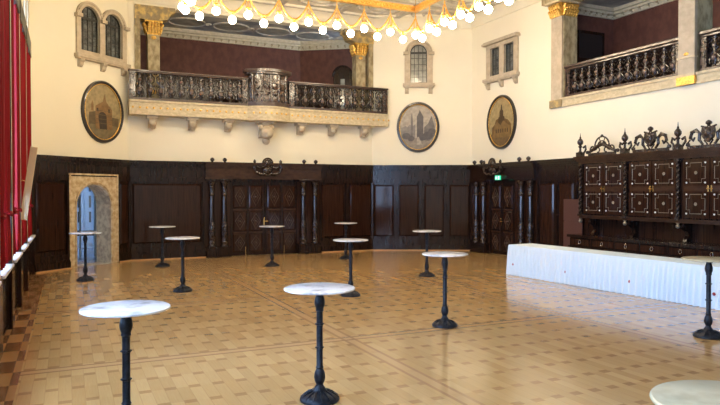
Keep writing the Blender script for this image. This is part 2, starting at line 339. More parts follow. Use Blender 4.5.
# ------------------------------------------------------------------ double doors with carved half columns
def column_mb():
    return [(.13,0),(.13,.04),(.10,.08),(.115,.14),(.09,.20),(.105,.30),(.118,.42),(.10,.55),(.115,.66),(.085,.74),(.080,.80),(.078,1.25),(.074,1.62),(.092,1.66),(.075,1.70),(.088,1.82),(.078,1.92),(.10,1.98),(.125,2.04),(.13,2.08)]
def carved_door(name,T,xc,hw,cols,zt,kn):
    d=struct(MB().box(xc-hw-.12,xc+hw+.12,.02,.10,0,zt).box(xc-hw-.12,xc-hw,-.08,.02,0,zt).box(xc+hw,xc+hw+.12,-.08,.02,0,zt).box(xc-hw-.12,xc+hw+.12,-.08,.02,zt-.09,zt+.08).build(name,'wood',T=T,smooth=0))
    np_=2 if hw>.9 else 1
    for sd in (-1,1):
        x0,x1=(xc-hw,xc-.01) if sd<0 else (xc+.01,xc+hw)
        lf=MB().box(x0,x1,-.045,.02,.03,zt-.09).build('door_leaf','wood',d,smooth=0)
        cw=(x1-x0-.08)/np_
        for c in range(np_):
            a=x0+.04+c*cw+.04;b=a+cw-.08
            rows=[(.12,.72),(.80,1.46),(1.56,zt-.2)]
            for z0,z1 in rows:
                MB().bev(a,b,-.045,-.075,z0,z1,.04).build('carved_panel','wood2',lf,smooth=0)
                m=MB();cx=(a+b)/2;cz=(z0+z1)/2;w=(b-a)/2-.07;h=(z1-z0)/2-.07
                m.tube([(cx-w,-.08,cz),(cx,-.085,cz+h),(cx+w,-.08,cz),(cx,-.085,cz-h)],.016,6,closed=True)
                m.tube([(cx-w*.5,-.08,cz),(cx,-.085,cz+h*.5),(cx+w*.5,-.08,cz),(cx,-.085,cz-h*.5)],.012,6,closed=True)
                m.ball((cx,-.08,cz),.035,8,5)
                m.build('lozenge_carving','carved_light',lf)
                if z1<1.5: MB().box(a,b,-.062,-.045,z1+.015,z1+.07).build('rail_moulding','wood_worn',lf,smooth=0)
    h=MB().box(xc-.05,xc-.015,-.058,-.045,.98,1.22);h.tube([(xc-.03,-.05,1.12),(xc-.03,-.11,1.12),(xc+.09,-.11,1.12)],.013,8);h.ball((xc-.03,-.07,1.2),.025,8,5)
    h.build('door_handle','brass',d,label='bright brass door handle')
    if hw>.9:
        for sx in (xc-.66,xc+.66): MB().tube([(sx,-.07,.02),(sx,-.07,.30)],.012,6).build('door_bolt','brass',d)
    # pedestals, columns, entablature
    for grp in cols:
        lo,hi=min(grp)-.2,max(grp)+.2
        MB().box(lo,hi,-.34,-.001,0,.05).box(lo+.02,hi-.02,-.31,-.001,.05,.29).box(lo,hi,-.33,-.001,.29,.34).build('pedestal','wood',d,smooth=0,bevel=.008)
        MB().box(lo if min(grp)<xc else min(lo,xc+hw+.1),hi,-.10,-.001,.0,2.44).build('backing_panel','wood2',d,smooth=0)
        MB().box(lo,hi,-.33,-.001,2.44,2.50).build('capital_block','wood',d,smooth=0,bevel=.008)
        for x in grp:
            cc=MB();pf=column_mb();cc.lathe(pf[:11],20,(x,-.2,.34));cc.k=1;cc.lathe(pf[10:13],20,(x,-.2,.34));cc.k=0;cc.lathe(pf[12:],20,(x,-.2,.34));cc.build('half_column',['carved','shaft'],d)
            MB().lathe([(.05,0),(.055,.02),(.03,.04),(.07,.08),(.07,.12),(.04,.155),(.01,.17)],12,(x,-.28,3.01)).build('finial','carved',d)
    lo=min(min(g) for g in cols)-.22;hi=max(max(g) for g in cols)+.22
    MB().box(lo,hi,-.28,-.001,2.50,2.56).box(lo+.02,hi-.02,-.25,-.001,2.56,2.86).box(lo,hi,-.30,-.001,2.86,2.91).box(lo,hi,-.34,-.001,2.91,2.97).box(lo,hi,-.38,-.001,2.97,3.03).build('entablature','wood_worn' if hw>.9 else 'wood',d,smooth=0)
    MB().box(max(cols[0])+.2,min(cols[1])-.2,-.12,-.001,zt,2.5).build('lintel','wood',d,smooth=0)
    # cartouche
    m=MB();y=-.33
    m.ball((kn,y,3.02),.14,14,8,sc=(1,.5,1));m.tube([(kn+.17*math.cos(a),y,3.02+.17*math.sin(a)) for a in [i*PI/10 for i in range(20)]],.03,6,closed=True)
    for sd in (-1,1):
        m.tube([(kn+sd*.44,y,2.98),(kn+sd*.46,y,2.86),(kn+sd*.40,y,2.74),(kn+sd*.26,y,2.66),(kn+sd*.10,y,2.68),(kn+sd*.02,y,2.62)],[.04,.05,.045,.045,.05,.03],8)
        m.tube([(kn+sd*.16,y,2.92),(kn+sd*.26,y,2.86),(kn+sd*.36,y,2.90),(kn+sd*.42,y,3.0)],.03,8)
        m.lathe([(.04,0),(.05,.04),(.025,.07),(.05,.11),(.04,.16),(.01,.20)],10,(kn+sd*.44,y,2.95))
    m.ball((kn,y+.02,2.8),.15,12,7,sc=(1.1,.4,.8))
    m.build('cartouche','carved',d)
    return d
carved_door('door_1',TB,5.96,1.15,[(4.18,4.58),(7.26,7.68)],2.5,5.98)
carved_door('door_2',TR,1.8,.62,[(.56,.97),(2.95,3.38)],2.5,1.62)
# exit sign
ex=MB().box(-.13,.13,-.025,.025,-.07,.07).build('exit_sign','exit',T=loc(TR,1.98,-.36,2.55),smooth=0,bevel=.005)
tag(ex,'small lit green emergency exit sign below the cartouche of the right carved door','sign')
em=MB();em.ball((-.055,-.027,.035),.014,8,5,sc=(1,.3,1))
em.tube([(-.055,-.028,.02),(-.06,-.028,-.012)],.010,6);em.tube([(-.06,-.028,-.012),(-.035,-.028,-.03),(-.03,-.028,-.052)],.008,6);em.tube([(-.06,-.028,-.012),(-.08,-.028,-.035),(-.1,-.028,-.04)],.008,6)
em.tube([(-.055,-.028,.012),(-.03,-.028,.004)],.007,6);em.tube([(-.055,-.028,.012),(-.085,-.028,.0)],.007,6)
MB().box(.04,.10,-.029,-.025,-.055,.05).build('doorway_pictogram','exit_white',ex,smooth=0,label='white doorway pictogram')
em.build('running_figure','exit_white',ex,label='white running figure pictogram')
# ------------------------------------------------------------------ stone portal and passage behind it
po=struct(MB().plate(rect(1.08,2.80,0,2.60),[arch(1.93,.60,-.01,1.70)],-.12,.0).plate(rect(1.08,1.13,0,2.60),[],-.14,-.12).plate(rect(2.75,2.80,0,2.60),[],-.14,-.12).plate(rect(1.13,2.75,2.55,2.60),[],-.14,-.12).build('door_3','portal',T=TC1,smooth=0))
am=MB();am.tube([(x,-.125,z) for x,z in [(1.93-.64,.02)]+[(1.93+.64*math.cos(PI-PI*i/16),1.72+.64*math.sin(PI-PI*i/16)) for i in range(17)]+[(1.93+.64,.02)]],.025,8)
MB().plate(arch(1.93,.60,0,1.72),[arch(1.93,.592,.002,1.72)],-.115,.46).build('reveal_lining','mottled',po,smooth=0)
am.build('arch_moulding','portal',po)
# passage behind the portal, running straight back, and the daylit annex
def qwall(p,q,th,z0,z1):
    (x0,y0),(x1,y1)=p,q;l=math.hypot(x1-x0,y1-y0);nx,ny=(y1-y0)/l*th,-(x1-x0)/l*th
    return slab([(x0,y0),(x1,y1),(x1+nx,y1+ny),(x0+nx,y0+ny)],z0,z1)
struct(qwall((.98,20.22),(.86,22.0),.25,0,2.7).build('wall_passage_right','mottled',smooth=0))
struct(qwall((-.30,22.0),(-.12,19.6),.25,0,2.7).build('wall_passage_left','mottled',smooth=0))
struct(slab([(-.3,19.7),(1.1,20.3),(1.1,22.1),(-.5,22.1)],2.45,2.7).build('ceiling_passage','mottled',smooth=0))
struct(box(-3.2,2.6,20.91,26.4,-.25,-.001).build('floor_annex','annex_floor',smooth=0))
struct(slab([(-.9,19.1),(.2,19.4),(1.3,20.2),(1.3,20.92),(-.9,20.92)],-.24,-.002).build('floor_passage','annex_floor',smooth=0))
an=MB();an.box(-3.2,-.35,21.95,22.1,0,3.4);an.box(.84,2.6,21.95,22.1,0,3.4);an.box(-.35,.84,21.95,22.1,2.35,3.4)
an.box(-3.2,2.6,26.2,26.4,0,3.4);an.box(2.45,2.6,22.1,26.2,0,3.4);an.box(-3.2,2.6,22.1,26.2,3.2,3.4)
an.box(-3.2,-3.05,22.1,22.5,0,3.4);an.box(-3.2,-3.05,25.8,26.2,0,3.4);an.box(-3.2,-3.05,22.5,25.8,0,.9);an.box(-3.2,-3.05,22.5,25.8,2.9,3.4)
struct(an.build('wall_annex','hall_paint',smooth=0))
wf=MB()
for i in range(5): wf.box(-3.14,-3.08,22.5+.825*i-.03,22.5+.825*i+.03,.9,2.9)
for z in (.93,1.9,2.87): wf.box(-3.14,-3.08,22.5,25.8,z-.03,z+.03)
w9=struct(wf.build('window_20','frame_dark',smooth=0));box(-3.12,-3.11,22.5,25.8,.9,2.9).build('pane','glass',w9,smooth=0)  # unseen window added to light the annex, sized for its brightness
gd=MB();y=22.0
for x0,x1 in ((-.35,-.28),(.34,.40),(.78,.84)): gd.box(x0,x1,y-.03,y+.03,0,2.35)
gd.box(-.35,.84,y-.03,y+.03,2.22,2.35)
d4=struct(gd.build('door_4','hall_paint',smooth=0))
box(.40,.78,y-.005,y+.005,.03,2.22).build('pane','glass',d4,smooth=0)
cu=thing('added_cupboard',Matrix.Translation((.6,26.0,0)),'added pale blue cupboard replacing lit windows in the room seen through the arched doorway','cupboard')  # panels added to catch the blue daylight in place of lit glazing
MB().box(-1.2,1.2,-.25,.18,0,2.9).build('body','hall_paint',cu,smooth=0)
for i in range(6):
    x=-1.15+i*.385;MB().box(x+.02,x+.34,-.275,-.25,.15,2.75).build('door','hall_paint',cu,smooth=0,bevel=.01)
    for z0,z1 in ((.95,1.35),(1.5,1.95),(2.1,2.55)): MB().box(x+.13,x+.21,-.279,-.275,z0,z1).build('dark_slot','frame_dark',cu,smooth=0)
st=thing('wooden_table',Matrix.Translation((.62,23.9,0)),'small dark wooden table in the blue lit room seen through the arched doorway','table')
MB().box(-.45,.45,-.3,.3,.68,.74).build('tabletop','wood_worn',st,smooth=0,bevel=.01)
MB().box(-.40,.40,-.26,.26,.58,.68).build('apron','wood',st,smooth=0)
for sx in (-1,1):
    for sy in (-1,1): MB().lathe([(.03,0),(.025,.2),(.035,.3),(.028,.45),(.035,.58)],8,(sx*.36,sy*.22,0)).build('leg','wood',st)
M_ann=1
# ------------------------------------------------------------------ windows on the upper walls
def stonewin(name,T,outer,holes,sill,corb,glassm,extra=None):
    w=struct(MB().plate(outer,holes,-.06,.02).build(name,'stone',T=T,smooth=0))
    x0,x1,z=sill
    MB().box(x0-.06,x1+.06,-.17,.02,z-.10,z).box(x0-.03,x1+.03,-.14,.02,z-.14,z-.10).build('window_sill','stone',w,smooth=0,bevel=.008)
    for c in corb:
        MB().plate([(0,0),(-.14,0),(-.14,-.05),(-.10,-.09),(-.08,-.16),(-.04,-.2),(0,-.22)],[],-.07,.07,Matrix(((0,1,0,c),(1,0,0,0),(0,0,1,z-.14),(0,0,0,1)))).build('corbel','stone',w,smooth=0)
    for h in holes:
        xs=[p[0] for p in h];zs=[p[1] for p in h];a,b,c,d=min(xs),max(xs),min(zs),max(zs)
        MB().plate(h,[],.075,.09).build('pane',glassm,w,smooth=0)
        m=MB();nx=4 if b-a>.5 else 3
        inner=[((a+b)/2+(x-(a+b)/2)*.90,(c+d)/2+(z-(c+d)/2)*.95) for x,z in h]
        m.plate(h,[inner],.035,.075)
        for i in range(1,nx): 
            x=a+(b-a)*i/nx
            zt=max([z for (px,z) in h]) if len(h)==4 else d-( (b-a)/2-math.sqrt(max(0,((b-a)/2)**2-(x-(a+b)/2)**2)))
            m.box(x-.010,x+.010,.055,.075,c,zt)
        nzr=6
        for i in range(1,nzr): 
            z=c+(d-c)*.97*i/nzr; 
            if len(h)>4 and z>d-(b-a)/2*.6: continue
            m.box(a,b,.06,.075,z-.008,z+.008)
        if len(h)>4: m.box(a,b,.03,.075,d-(b-a)/2-.03,d-(b-a)/2+.03)
        m.build('glazing_bars','frame_dark',w,smooth=0)
    return w
def imposts(w,zs,xs):
    m=MB()
    for x in xs: m.box(x-.09,x+.09,-.16,.0,zs-.05,zs+.05)
    m.build('impost','stone',w,smooth=0,bevel=.01)
# double arched on the left chamfer
def dbl():
    o=[(1.43,5.92),(3.24,5.92)]
    o+=[(2.77+.47*math.cos(a),6.98+.47*math.sin(a)) for a in [i*(PI*.83)/14 for i in range(15)]]
    o+=[(1.90+.47*math.cos(a),6.98+.47*math.sin(a)) for a in [PI*.17+i*(PI*.83)/14 for i in range(15)]]
    return o
w=stonewin('window_1',TC1,dbl(),[arch(1.9,.33,6.05,6.98),arch(2.75,.33,6.05,6.98)],(1.43,3.24,5.92),(1.55,2.35,3.12),'lead_glass')
imposts(w,6.98,(1.47,2.33,3.2))
for cx in (1.9,2.75):
    MB().tube([(cx+.42*math.cos(PI*i/14),-.06,6.98+.42*math.sin(PI*i/14)) for i in range(15)],.03,6).build('arch_moulding','stone',w)
w=stonewin('window_2',TC2,arch(1.66,.5,5.93,7.02),[arch(1.66,.3,5.98,7.05)],(1.16,2.16,5.95),(1.24,2.08),'lead_glass2')
imposts(w,7.02,(1.2,2.12))
MB().tube([(1.66+.44*math.cos(PI*i/14),-.06,7.02+.44*math.sin(PI*i/14)) for i in range(15)],.03,6).build('arch_moulding','stone',w)
w=stonewin('window_3',TR,rect(.90,2.56,5.90,7.05),[rect(1.12,1.62,6.0,6.93),rect(1.86,2.36,6.0,6.93)],(.90,2.56,5.92),(1.0,1.73,2.46),'lead_glass')
MB().box(.82,2.64,-.20,.0,7.05,7.12).box(.86,2.60,-.15,.0,7.12,7.17).build('cornice','stone',w,smooth=0)
# ------------------------------------------------------------------ oval pictures
def oval(T,s,label,kind):
    t=thing('oval_painting',loc(T,s,0,4.40),label,'painting','oval paintings of old buildings')
    a,b=.76,.90
    f=MB()
    N=56;prof=[(0,0),(0,-.05),(-.02,-.085),(-.06,-.09),(-.075,-.06),(-.10,-.055),(-.11,-.03),(-.11,0)]
    vs=[];fs=[];n=len(prof)
    for i in range(N):
        t_=2*PI*i/N
        for r_,y in prof: vs.append(((a+r_)*math.cos(t_),y,(b+r_)*math.sin(t_)))
    for i in range(N):
        j=(i+1)%N
        for k in range(n-1): fs.append((i*n+k,i*n+k+1,j*n+k+1,j*n+k))
    f.add(vs,fs);f.build('frame','pic_frame',t)
    g=MB();g.tube([((a-.10)*math.cos(2*PI*i/N),-.05,(b-.10)*math.sin(2*PI*i/N)) for i in range(N)],.014,6,closed=True);g.build('gilt_slip','gold',t)
    c=MB();c.plate(ell(0,0,a-.10,b-.10,N),[],-.03,-.01)
    A,B=a-.105,b-.105
    def inside(x,z): return (x/A)**2+(z/B)**2<=1
    def shp(pts,k,y):
        c.k=k
        pts=[(x,z) if inside(x,z) else (x*.999/math.sqrt((x/A)**2+(z/B)**2),z*.999/math.sqrt((x/A)**2+(z/B)**2)) for x,z in pts]
        c.plate(pts,[],y,-.029)
    def ground(zt,k,y):
        th=math.asin(zt/B);n=20
        a0=PI-th;a1=2*PI+th
        shp([(A*math.cos(a0+(a1-a0)*i/n),B*math.sin(a0+(a1-a0)*i/n)) for i in range(n+1)],k,y)
    ground(-.38,3,-.0315)
    if kind==0:   # gabled gatehouse
        shp([(-.5,-.45),(-.5,-.05),(-.25,.0),(-.25,-.45)],2,-.0305)
        shp([(.3,-.45),(.3,-.12),(.6,-.15),(.6,-.45)],2,-.0305)
        shp([(-.27,-.5),(-.27,.15),(.0,.30),(.06,.52),(.12,.30),(.34,.08),(.34,-.5)],1,-.033)
        shp([(-.42,.0),(-.34,.0),(-.34,.18),(-.38,.3),(-.42,.18)],1,-.0325)
        shp([(-.12,-.5)]+[(-.02+.15*math.cos(PI-PI*i/8),-.15+.15*math.sin(PI-PI*i/8)) for i in range(9)]+[(.14,-.5)],4,-.034)
        for x in (-.2,.22): shp([(x-.03,.0),(x+.03,.0),(x+.03,.1),(x-.03,.1)],4,-.034)
        for i in range(4): shp([(-.25+.0*i,.02-.12*i),(.32,.02-.12*i),(.32,.035-.12*i),(-.25,.035-.12*i)],2,-.0342)
    elif kind==1: # tall town tower with spire and trees
        shp([(-.62,-.3),(-.60,-.05),(-.45,.05),(-.38,.0),(-.3,.1),(-.2,.02),(-.1,.1),(-.1,-.4),(-.5,-.5)],2,-.0305)
        shp([(-.26,-.3),(-.26,.25),(-.22,.55),(-.18,.25),(-.18,-.3)],1,-.031)
        shp([(-.04,-.4),(-.04,.38),(.02,.50),(.06,.62),(.12,.50),(.19,.38),(.19,-.4)],4,-.033)
        shp([(.19,-.45),(.22,.0),(.35,.12),(.48,.40),(.6,.0),(.62,-.3),(.4,-.5)],1,-.032)
        for x,z,r_ in ((-.42,-.32,.15),(-.25,-.40,.13),(.15,-.38,.13),(.35,-.30,.18),(.5,-.15,.14)): shp(ell(x,z,r_,r_*.8,12),4,-.034)
        shp([(-.05,-.62),(-.02,-.35),(.03,-.35),(.15,-.62)],0,-.0345)
    else:         # domed tower above houses
        shp([(-.35,-.05),(-.30,.1),(-.1,.15),(.15,.12),(.35,.05),(.5,-.1),(.5,-.5),(-.5,-.5),(-.5,-.15)],1,-.031)
        shp([(-.16,-.1),(-.16,.16),(-.10,.2),(-.10,.36),(-.04,.42),(-.02,.58),(.02,.58),(.04,.42),(.10,.36),(.10,.2),(.16,.16),(.16,-.1)],4,-.033)
        shp([(-.45,-.5),(-.35,-.05),(-.2,.02),(-.05,-.1),(.1,.05),(.25,-.05),(.42,-.15),(.45,-.5)],2,-.0335)
        for i in range(6):
            x=-.3+.12*i; shp([(x,-.35),(x+.05,-.35),(x+.05,-.22),(x,-.22)],4,-.034)
    pal=['pic_sky%d'%kind,'pic_mid%d'%kind,'pic_far%d'%kind,'pic_ground%d'%kind,'pic_dark%d'%kind]
    c.build('canvas',pal,t,smooth=0)
M['pic_frame']=mat('dark_oval_frame',(.022,.016,.013),.3,coat=.5)
for k,(s,m1,m2,g,d) in enumerate([((.30,.23,.11),(.19,.105,.035),(.10,.07,.03),(.16,.12,.055),(.035,.02,.008)),((.33,.28,.21),(.12,.10,.085),(.19,.16,.13),(.22,.18,.13),(.075,.062,.055)),((.34,.26,.12),(.13,.07,.02),(.20,.12,.04),(.15,.09,.035),(.06,.034,.012))]):
    for nm,c in (('sky',s),('mid',m1),('far',m2),('ground',g),('dark',d)):
        M['pic_%s%d'%(nm,k)]=nz(mat('picture_%s_%d'%(nm,k),rough=.35),tuple(x*.8 for x in c),tuple(x*1.2 for x in c),(9,9,9),5,.35,.65)
oval(TC1,2.34,'oval painting of a gabled gatehouse in a dark frame, above the arched stone doorway',0)
oval(TC2,1.64,'greyish oval painting of a tall tower among trees, below the single arched window',1)
oval(TR,1.72,'oval painting of a domed tower above houses, over the carved door on the right wall',2)
# ------------------------------------------------------------------ back gallery room
gb=struct(slab([(1.2,20.75),(11.2,20.75),(10.6,21.3),(8.15,23.0),(1.2,23.0)],4.45,4.72).build('floor_gallery','wood',smooth=0))
struct(MB().box(-.4,8.2,23.0,23.2,4.45,8.1).build('wall_gallery_back','red_wall',smooth=0))
TG=frame(8.15,23.0,2.75,-1.95)
struct(MB().box(0,3.6,0,.2,4.45,8.1).build('wall_gallery_corner','red_wall',T=TG,smooth=0))
struct(MB().box(1.0,1.2,20.7,23.0,4.45,8.1).build('wall_gallery_side','red_wall',smooth=0))
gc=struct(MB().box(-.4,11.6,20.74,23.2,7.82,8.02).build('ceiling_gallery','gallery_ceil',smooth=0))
m=MB()
for i in range(6):
    cx=2.2+i*1.5
    m.plate(ell(cx,21.75,.55,.6,28),[],-7.82,-7.79,Matrix(((1,0,0,0),(0,0,1,0),(0,-1,0,0),(0,0,0,1)))) if False else None
    vs=[(cx+.58*math.cos(2*PI*k/28),21.8+.50*math.sin(2*PI*k/28),7.80) for k in range(28)]
    m.add(vs,[tuple(range(28))])
m.build('painted_oval','oval_paint',gc,smooth=0)
m=MB()
for i in range(6):
    cx=2.2+i*1.5
    m.tube([(cx+.60*math.cos(2*PI*k/28),21.8+.52*math.sin(2*PI*k/28),7.80) for k in range(28)],.03,6,closed=True)
    m.tube([(cx+.70+.1*math.cos(2*PI*k/12),21.8+.1*math.sin(2*PI*k/12),7.80) for k in range(12)],.025,6,closed=True)
m.build('oval_moulding','ceil_relief',gc)
def gcorn(name,T,x0,x1,z,n):
    b=MB();b.box(x0,x1,-.06,0,z,z+.12);b.box(x0,x1,-.12,0,z+.12,z+.2);b.box(x0,x1,-.2,0,z+.2,7.82)
    o=struct(b.build(name,'cornice',T=T,smooth=0))
    d=MB()
    for i in range(n):
        x=x0+(x1-x0)*(i+.5)/n; d.box(x-.03,x+.03,-.15,-.12,z+.06,z+.12); d.box(x-.02,x+.02,-.075,-.06,z+.03,z+.07)
    d.build('dentils','dark_ochre',o,smooth=0)
M['dark_ochre']=mat('dark_ochre_dentil',(.34,.28,.17),.7)
gcorn('trim_11',frame(0,23.0,1,0),1.2,8.2,7.50,26);gcorn('trim_12',TG,0,3.0,7.50,11)
struct(MB().box(1.21,8.17,22.95,22.999,4.72,6.30).build('trim_25','wood',smooth=0))
struct(MB().box(0,3.4,-.05,-.001,4.72,6.15).build('trim_26','wood',T=TG,smooth=0))
struct(MB().box(15.64,15.699,YN,14.79,4.75,6.35).build('trim_27','wood',smooth=0))
struct(MB().box(13.62,15.64,14.74,14.799,4.75,6.20).build('trim_28','wood',smooth=0))
# arched dark door on the oblique gallery wall
ad=struct(MB().plate(arch(1.68,.36,4.72,6.45),[],-.08,-.0).build('door_5','wood',T=TG,smooth=0))
MB().box(1.60,1.76,-.10,-.08,5.2,6.35).build('pane','lead_glass2',ad,smooth=0)
MB().tube([(1.68+.38*math.cos(PI*i/12),-.09,6.45+.38*math.sin(PI*i/12)) for i in range(13)],.04,6).build('arch_moulding','wood',ad)
# pillars of the back gallery
def pillar(T,x0,x1,y0,y1,z0,z1,label,m='stone',group='gilded gallery pillars',cap=.42):
    t=thing('gallery_pillar',loc(T,(x0+x1)/2,(y0+y1)/2,z0),label,'pillar',group)
    w=(x1-x0)/2;d=(y1-y0)/2;h=z1-z0
    MB().box(-w,w,-d,d,.0,h-cap).build('shaft',m,t,smooth=0,bevel=.012)
    MB().box(-w-.03,w+.03,-d-.03,d+.03,0,.12).build('base','stone',t,smooth=0,bevel=.01)
    c=MB();zb=h-cap
    c.box(-w-.01,w+.01,-d-.01,d+.01,zb,zb+.05)
    n=4
    for k in range(4):
        L_=w if k%2==0 else d;R_=d if k%2==0 else w
        Tm=Matrix.Rotation(k*PI/2,4,'Z')
        for i in range(n):
            x=-L_+(2*L_)*(i+.5)/n
            for j,(zz,out) in enumerate(((.06,.0),(.2,.03))):
                c.tube([(x,-R_-.01,zb+zz),(x,-R_-.04-out,zb+zz+.08),(x,-R_-.08-out,zb+zz+.15),(x,-R_-.06-out,zb+zz+.17)],[L_/n,L_/n*1.05,L_/n*.8,.01],8,Tm)
    c.box(-w-.08,w+.08,-d-.08,d+.08,h-.05,h)
    c.box(-w*.9,w*.9,-d*.9,d*.9,zb,h-.04)
    c.build('capital','gold',t)
    for zz in (.45,(h-cap)*.96): MB().ball((0,-d,zz),.09,10,6,sc=(.9,.25,.7)).build('gilt_rosette','gold',t)
    return t
pillar(TB,2.28,2.64,.02,.36,4.72,7.36,'stone pillar with gold capital at the left end of the back gallery','stone_orn')
pillar(TB,9.32,9.70,.02,.36,4.72,7.36,'stone pillar with gold capital at the right end of the back gallery','stone_orn')
for n,(xa,xb,sg) in enumerate(((1.9,3.1,1),(8.85,9.98,-1))):
    a,b=(xa,xb) if sg>0 else (xb,xa)
    pts=[(a,7.8),(b,7.8),(b,7.68),(b-sg*.12,7.6),(b-sg*.2,7.44),(b-sg*.45,7.37),(a,7.37)]
    o=struct(MB().plate(pts if sg>0 else pts[::-1],[],-.06,.38).build('trim_%d'%(13+n),'stone_gold',T=TB,smooth=0))
struct(MB().box(1.9,2.06,-.05,.36,4.72,7.4).build('trim_15','stone_orn',T=TB,smooth=0))
struct(MB().box(9.80,9.97,-.05,.36,4.72,7.4).build('trim_16','stone_orn',T=TB,smooth=0))
# ------------------------------------------------------------------ balusters
def baluster_mb(h):
    m=MB();p=[(.050,0),(.050,.05),(.022,.08),(.03,.11),(.062,.22),(.075,.30),(.060,.40),(.03,.50),(.045,.54),(.030,.58),(.066,.68),(.050,.78),(.025,.86),(.052,.93),(.052,1)]
    m.lathe([(r_,z*h) for r_,z in p],10,sy=.55)
    for sd in (-1,1):
        m.tube([(sd*.02,-.01,.10*h),(sd*.10,-.01,.16*h),(sd*.125,-.01,.30*h),(sd*.08,-.01,.42*h),(sd*.03,-.01,.50*h)],.020,6);m.ball((sd*.115,-.01,.47*h),.026,6,4)
        m.tube([(sd*.03,-.01,.54*h),(sd*.11,-.01,.64*h),(sd*.115,-.01,.80*h),(sd*.035,-.01,.90*h)],.020,6);m.ball((sd*.12,-.01,.93*h),.024,6,4)
    m.k=1;m.ball((0,-.035,.31*h),.062,10,6,sc=(1,.5,1.1));m.ball((0,-.03,.69*h),.05,10,6,sc=(1,.5,1));m.k=0
    return m
M['bal_dark']=mat('dark_walnut_scroll',(.022,.013,.010),.25,coat=.3)
M['bal_boss']=mat('walnut_boss_highlight',(.13,.085,.065),.3,coat=.3)  # bosses coloured paler to carry the highlights of the balusters
M['bal']=nz(mat('carved_walnut_baluster',rough=.2,coat=.3),(.008,.005,.004),(.10,.060,.045),(14,14,14),3,.40,.62,bump=.5,dist=.02)  # pale end of the noise ramp stands in for glints on the carving
M['rail']=nz(mat('polished_walnut_rail',rough=.28,coat=.3),(.045,.026,.019),(.085,.052,.038),(3,30,30),4)
M['chest']=nz(mat('glossy_carved_walnut',rough=.18,coat=.5),(.018,.010,.008),(.10,.058,.04),(7,7,9),3,.42,.6,bump=.5,dist=.03)
BT=thing('gallery_balcony',frame(6.0,20.4,1,0,4.39),'long stone balcony with dark carved balusters and bowed centre on the back wall','balcony')
yF=-.42   # front plane relative to the wall
m=MB();xl,xr=-4.30,4.36
for a_,b_ in ((xl,-.70),(.70,xr)):
    m.box(a_,b_,yF,-.001,.07,.40);m.box(a_-.0,b_,yF-.04,-.001,.40,.46);m.box(a_,b_,yF-.03,-.001,.02,.07)
m.box(-.70,.70,yF+.02,-.001,.05,.45)
SL=m
def bow(n,r,y0,z0,z1,W=.70):
    # shallow bowed front between -W..W bulging by r
    pts=[(-W,y0+.35)]+[(-W+2*W*i/n, y0-r*math.sin(PI*i/n)**.8) for i in range(n+1)]+[(W,y0+.35)]
    return slab(pts,z0,z1)
b=bow(14,.32,yF,0.0,.40,.72);b2=bow(14,.36,yF,.40,.46,.74)
o=b.build('bowed_fascia','stone_frieze',BT);b2.build('bowed_moulding','stone_frieze',BT)
g=SL;g.k=1
for i in range(44):
    x=xl+.1+i*.2
    if abs(x)>.78: g.ball((x,yF-.00,.24),.035,8,4,sc=(1,.5,1))
for i in range(7):
    x=-.55+i*.18; g.ball((x,yF-.01-.32*math.sin(PI*(x+.72)/1.44)**.8,.24),.035,8,4,sc=(1,.5,1))
g.build('slab',['stone_frieze','gold'],BT,smooth=0)
BH=.78
proto=baluster_mb(BH)
first=None
for sd,xs in ((-1,[-4.0+.305*i for i in range(11)]),(1,[.98+.305*i for i in range(11)])):
    for x in xs:
        if first is None: first=proto.build('baluster',['bal_dark','bal_boss'],BT);o=first
        else: o=first.copy();COL.objects.link(o);o.parent=BT
        o.matrix_local=Matrix.Translation((x,yF+.08,.54))
for a,b_ in ((xl,-.70),(.70,xr)):
    MB().box(a,b_,yF-.0,yF+.18,.46,.54).build('bottom_rail','rail',BT,smooth=0,bevel=.01)
    MB().box(a-.02,b_+.02,yF-.03,yF+.21,.54+BH,.54+BH+.05).box(a,b_,yF,yF+.18,.54+BH-.04,.54+BH).build('hand_rail','rail',BT,smooth=0,bevel=.015)
for x in (xl+.09,-.79,.79,xr-.09):
    MB().box(x-.09,x+.09,yF+.0,yF+.18,.54,.54+BH).box(x-.06,x+.06,yF-.015,yF,.6,.54+BH-.07).build('newel_post','bal',BT,smooth=0,bevel=.008)
# bowed pulpit front
pb=bow(18,.32,yF+.02,.46,.60,.70);pb.build('pulpit_base','rail',BT)
pm=bow(18,.26,yF+.04,.60,1.50,.64)
pm.build('pulpit_front','chest',BT)
M_=bow(18,.34,yF,1.50,1.56,.72);M_.build('pulpit_moulding','rail',BT);bow(18,.40,yF-.02,1.56,1.65,.78).build('pulpit_top','rail',BT)
m=MB()
def by(x,r,W): return yF+.04-r*math.sin(PI*(x+W)/(2*W))**.8
for i in range(5):
    x=-.56+i*.28
    m.lathe([(.03,.60),(.05,.68),(.03,.76),(.055,.95),(.04,1.15),(.06,1.4),(.06,1.50)],8,(x,by(max(-.63,min(.63,x)),.26,.64)-.01,0))
for i in range(4):
    x=-.42+i*.28;y=by(x,.26,.64)-.01
    m.tube([(x-.09,y,1.14),(x-.05,y-.03,1.05),(x,y-.04,1.02),(x+.05,y-.03,1.05),(x+.09,y,1.14)],.025,6)
    m.ball((x,y,.87),.075,10,6,sc=(1,.5,1));m.box(x-.09,x+.09,y-.02,y+.02,1.2,1.34)
m.build('pulpit_carving','bal',BT)
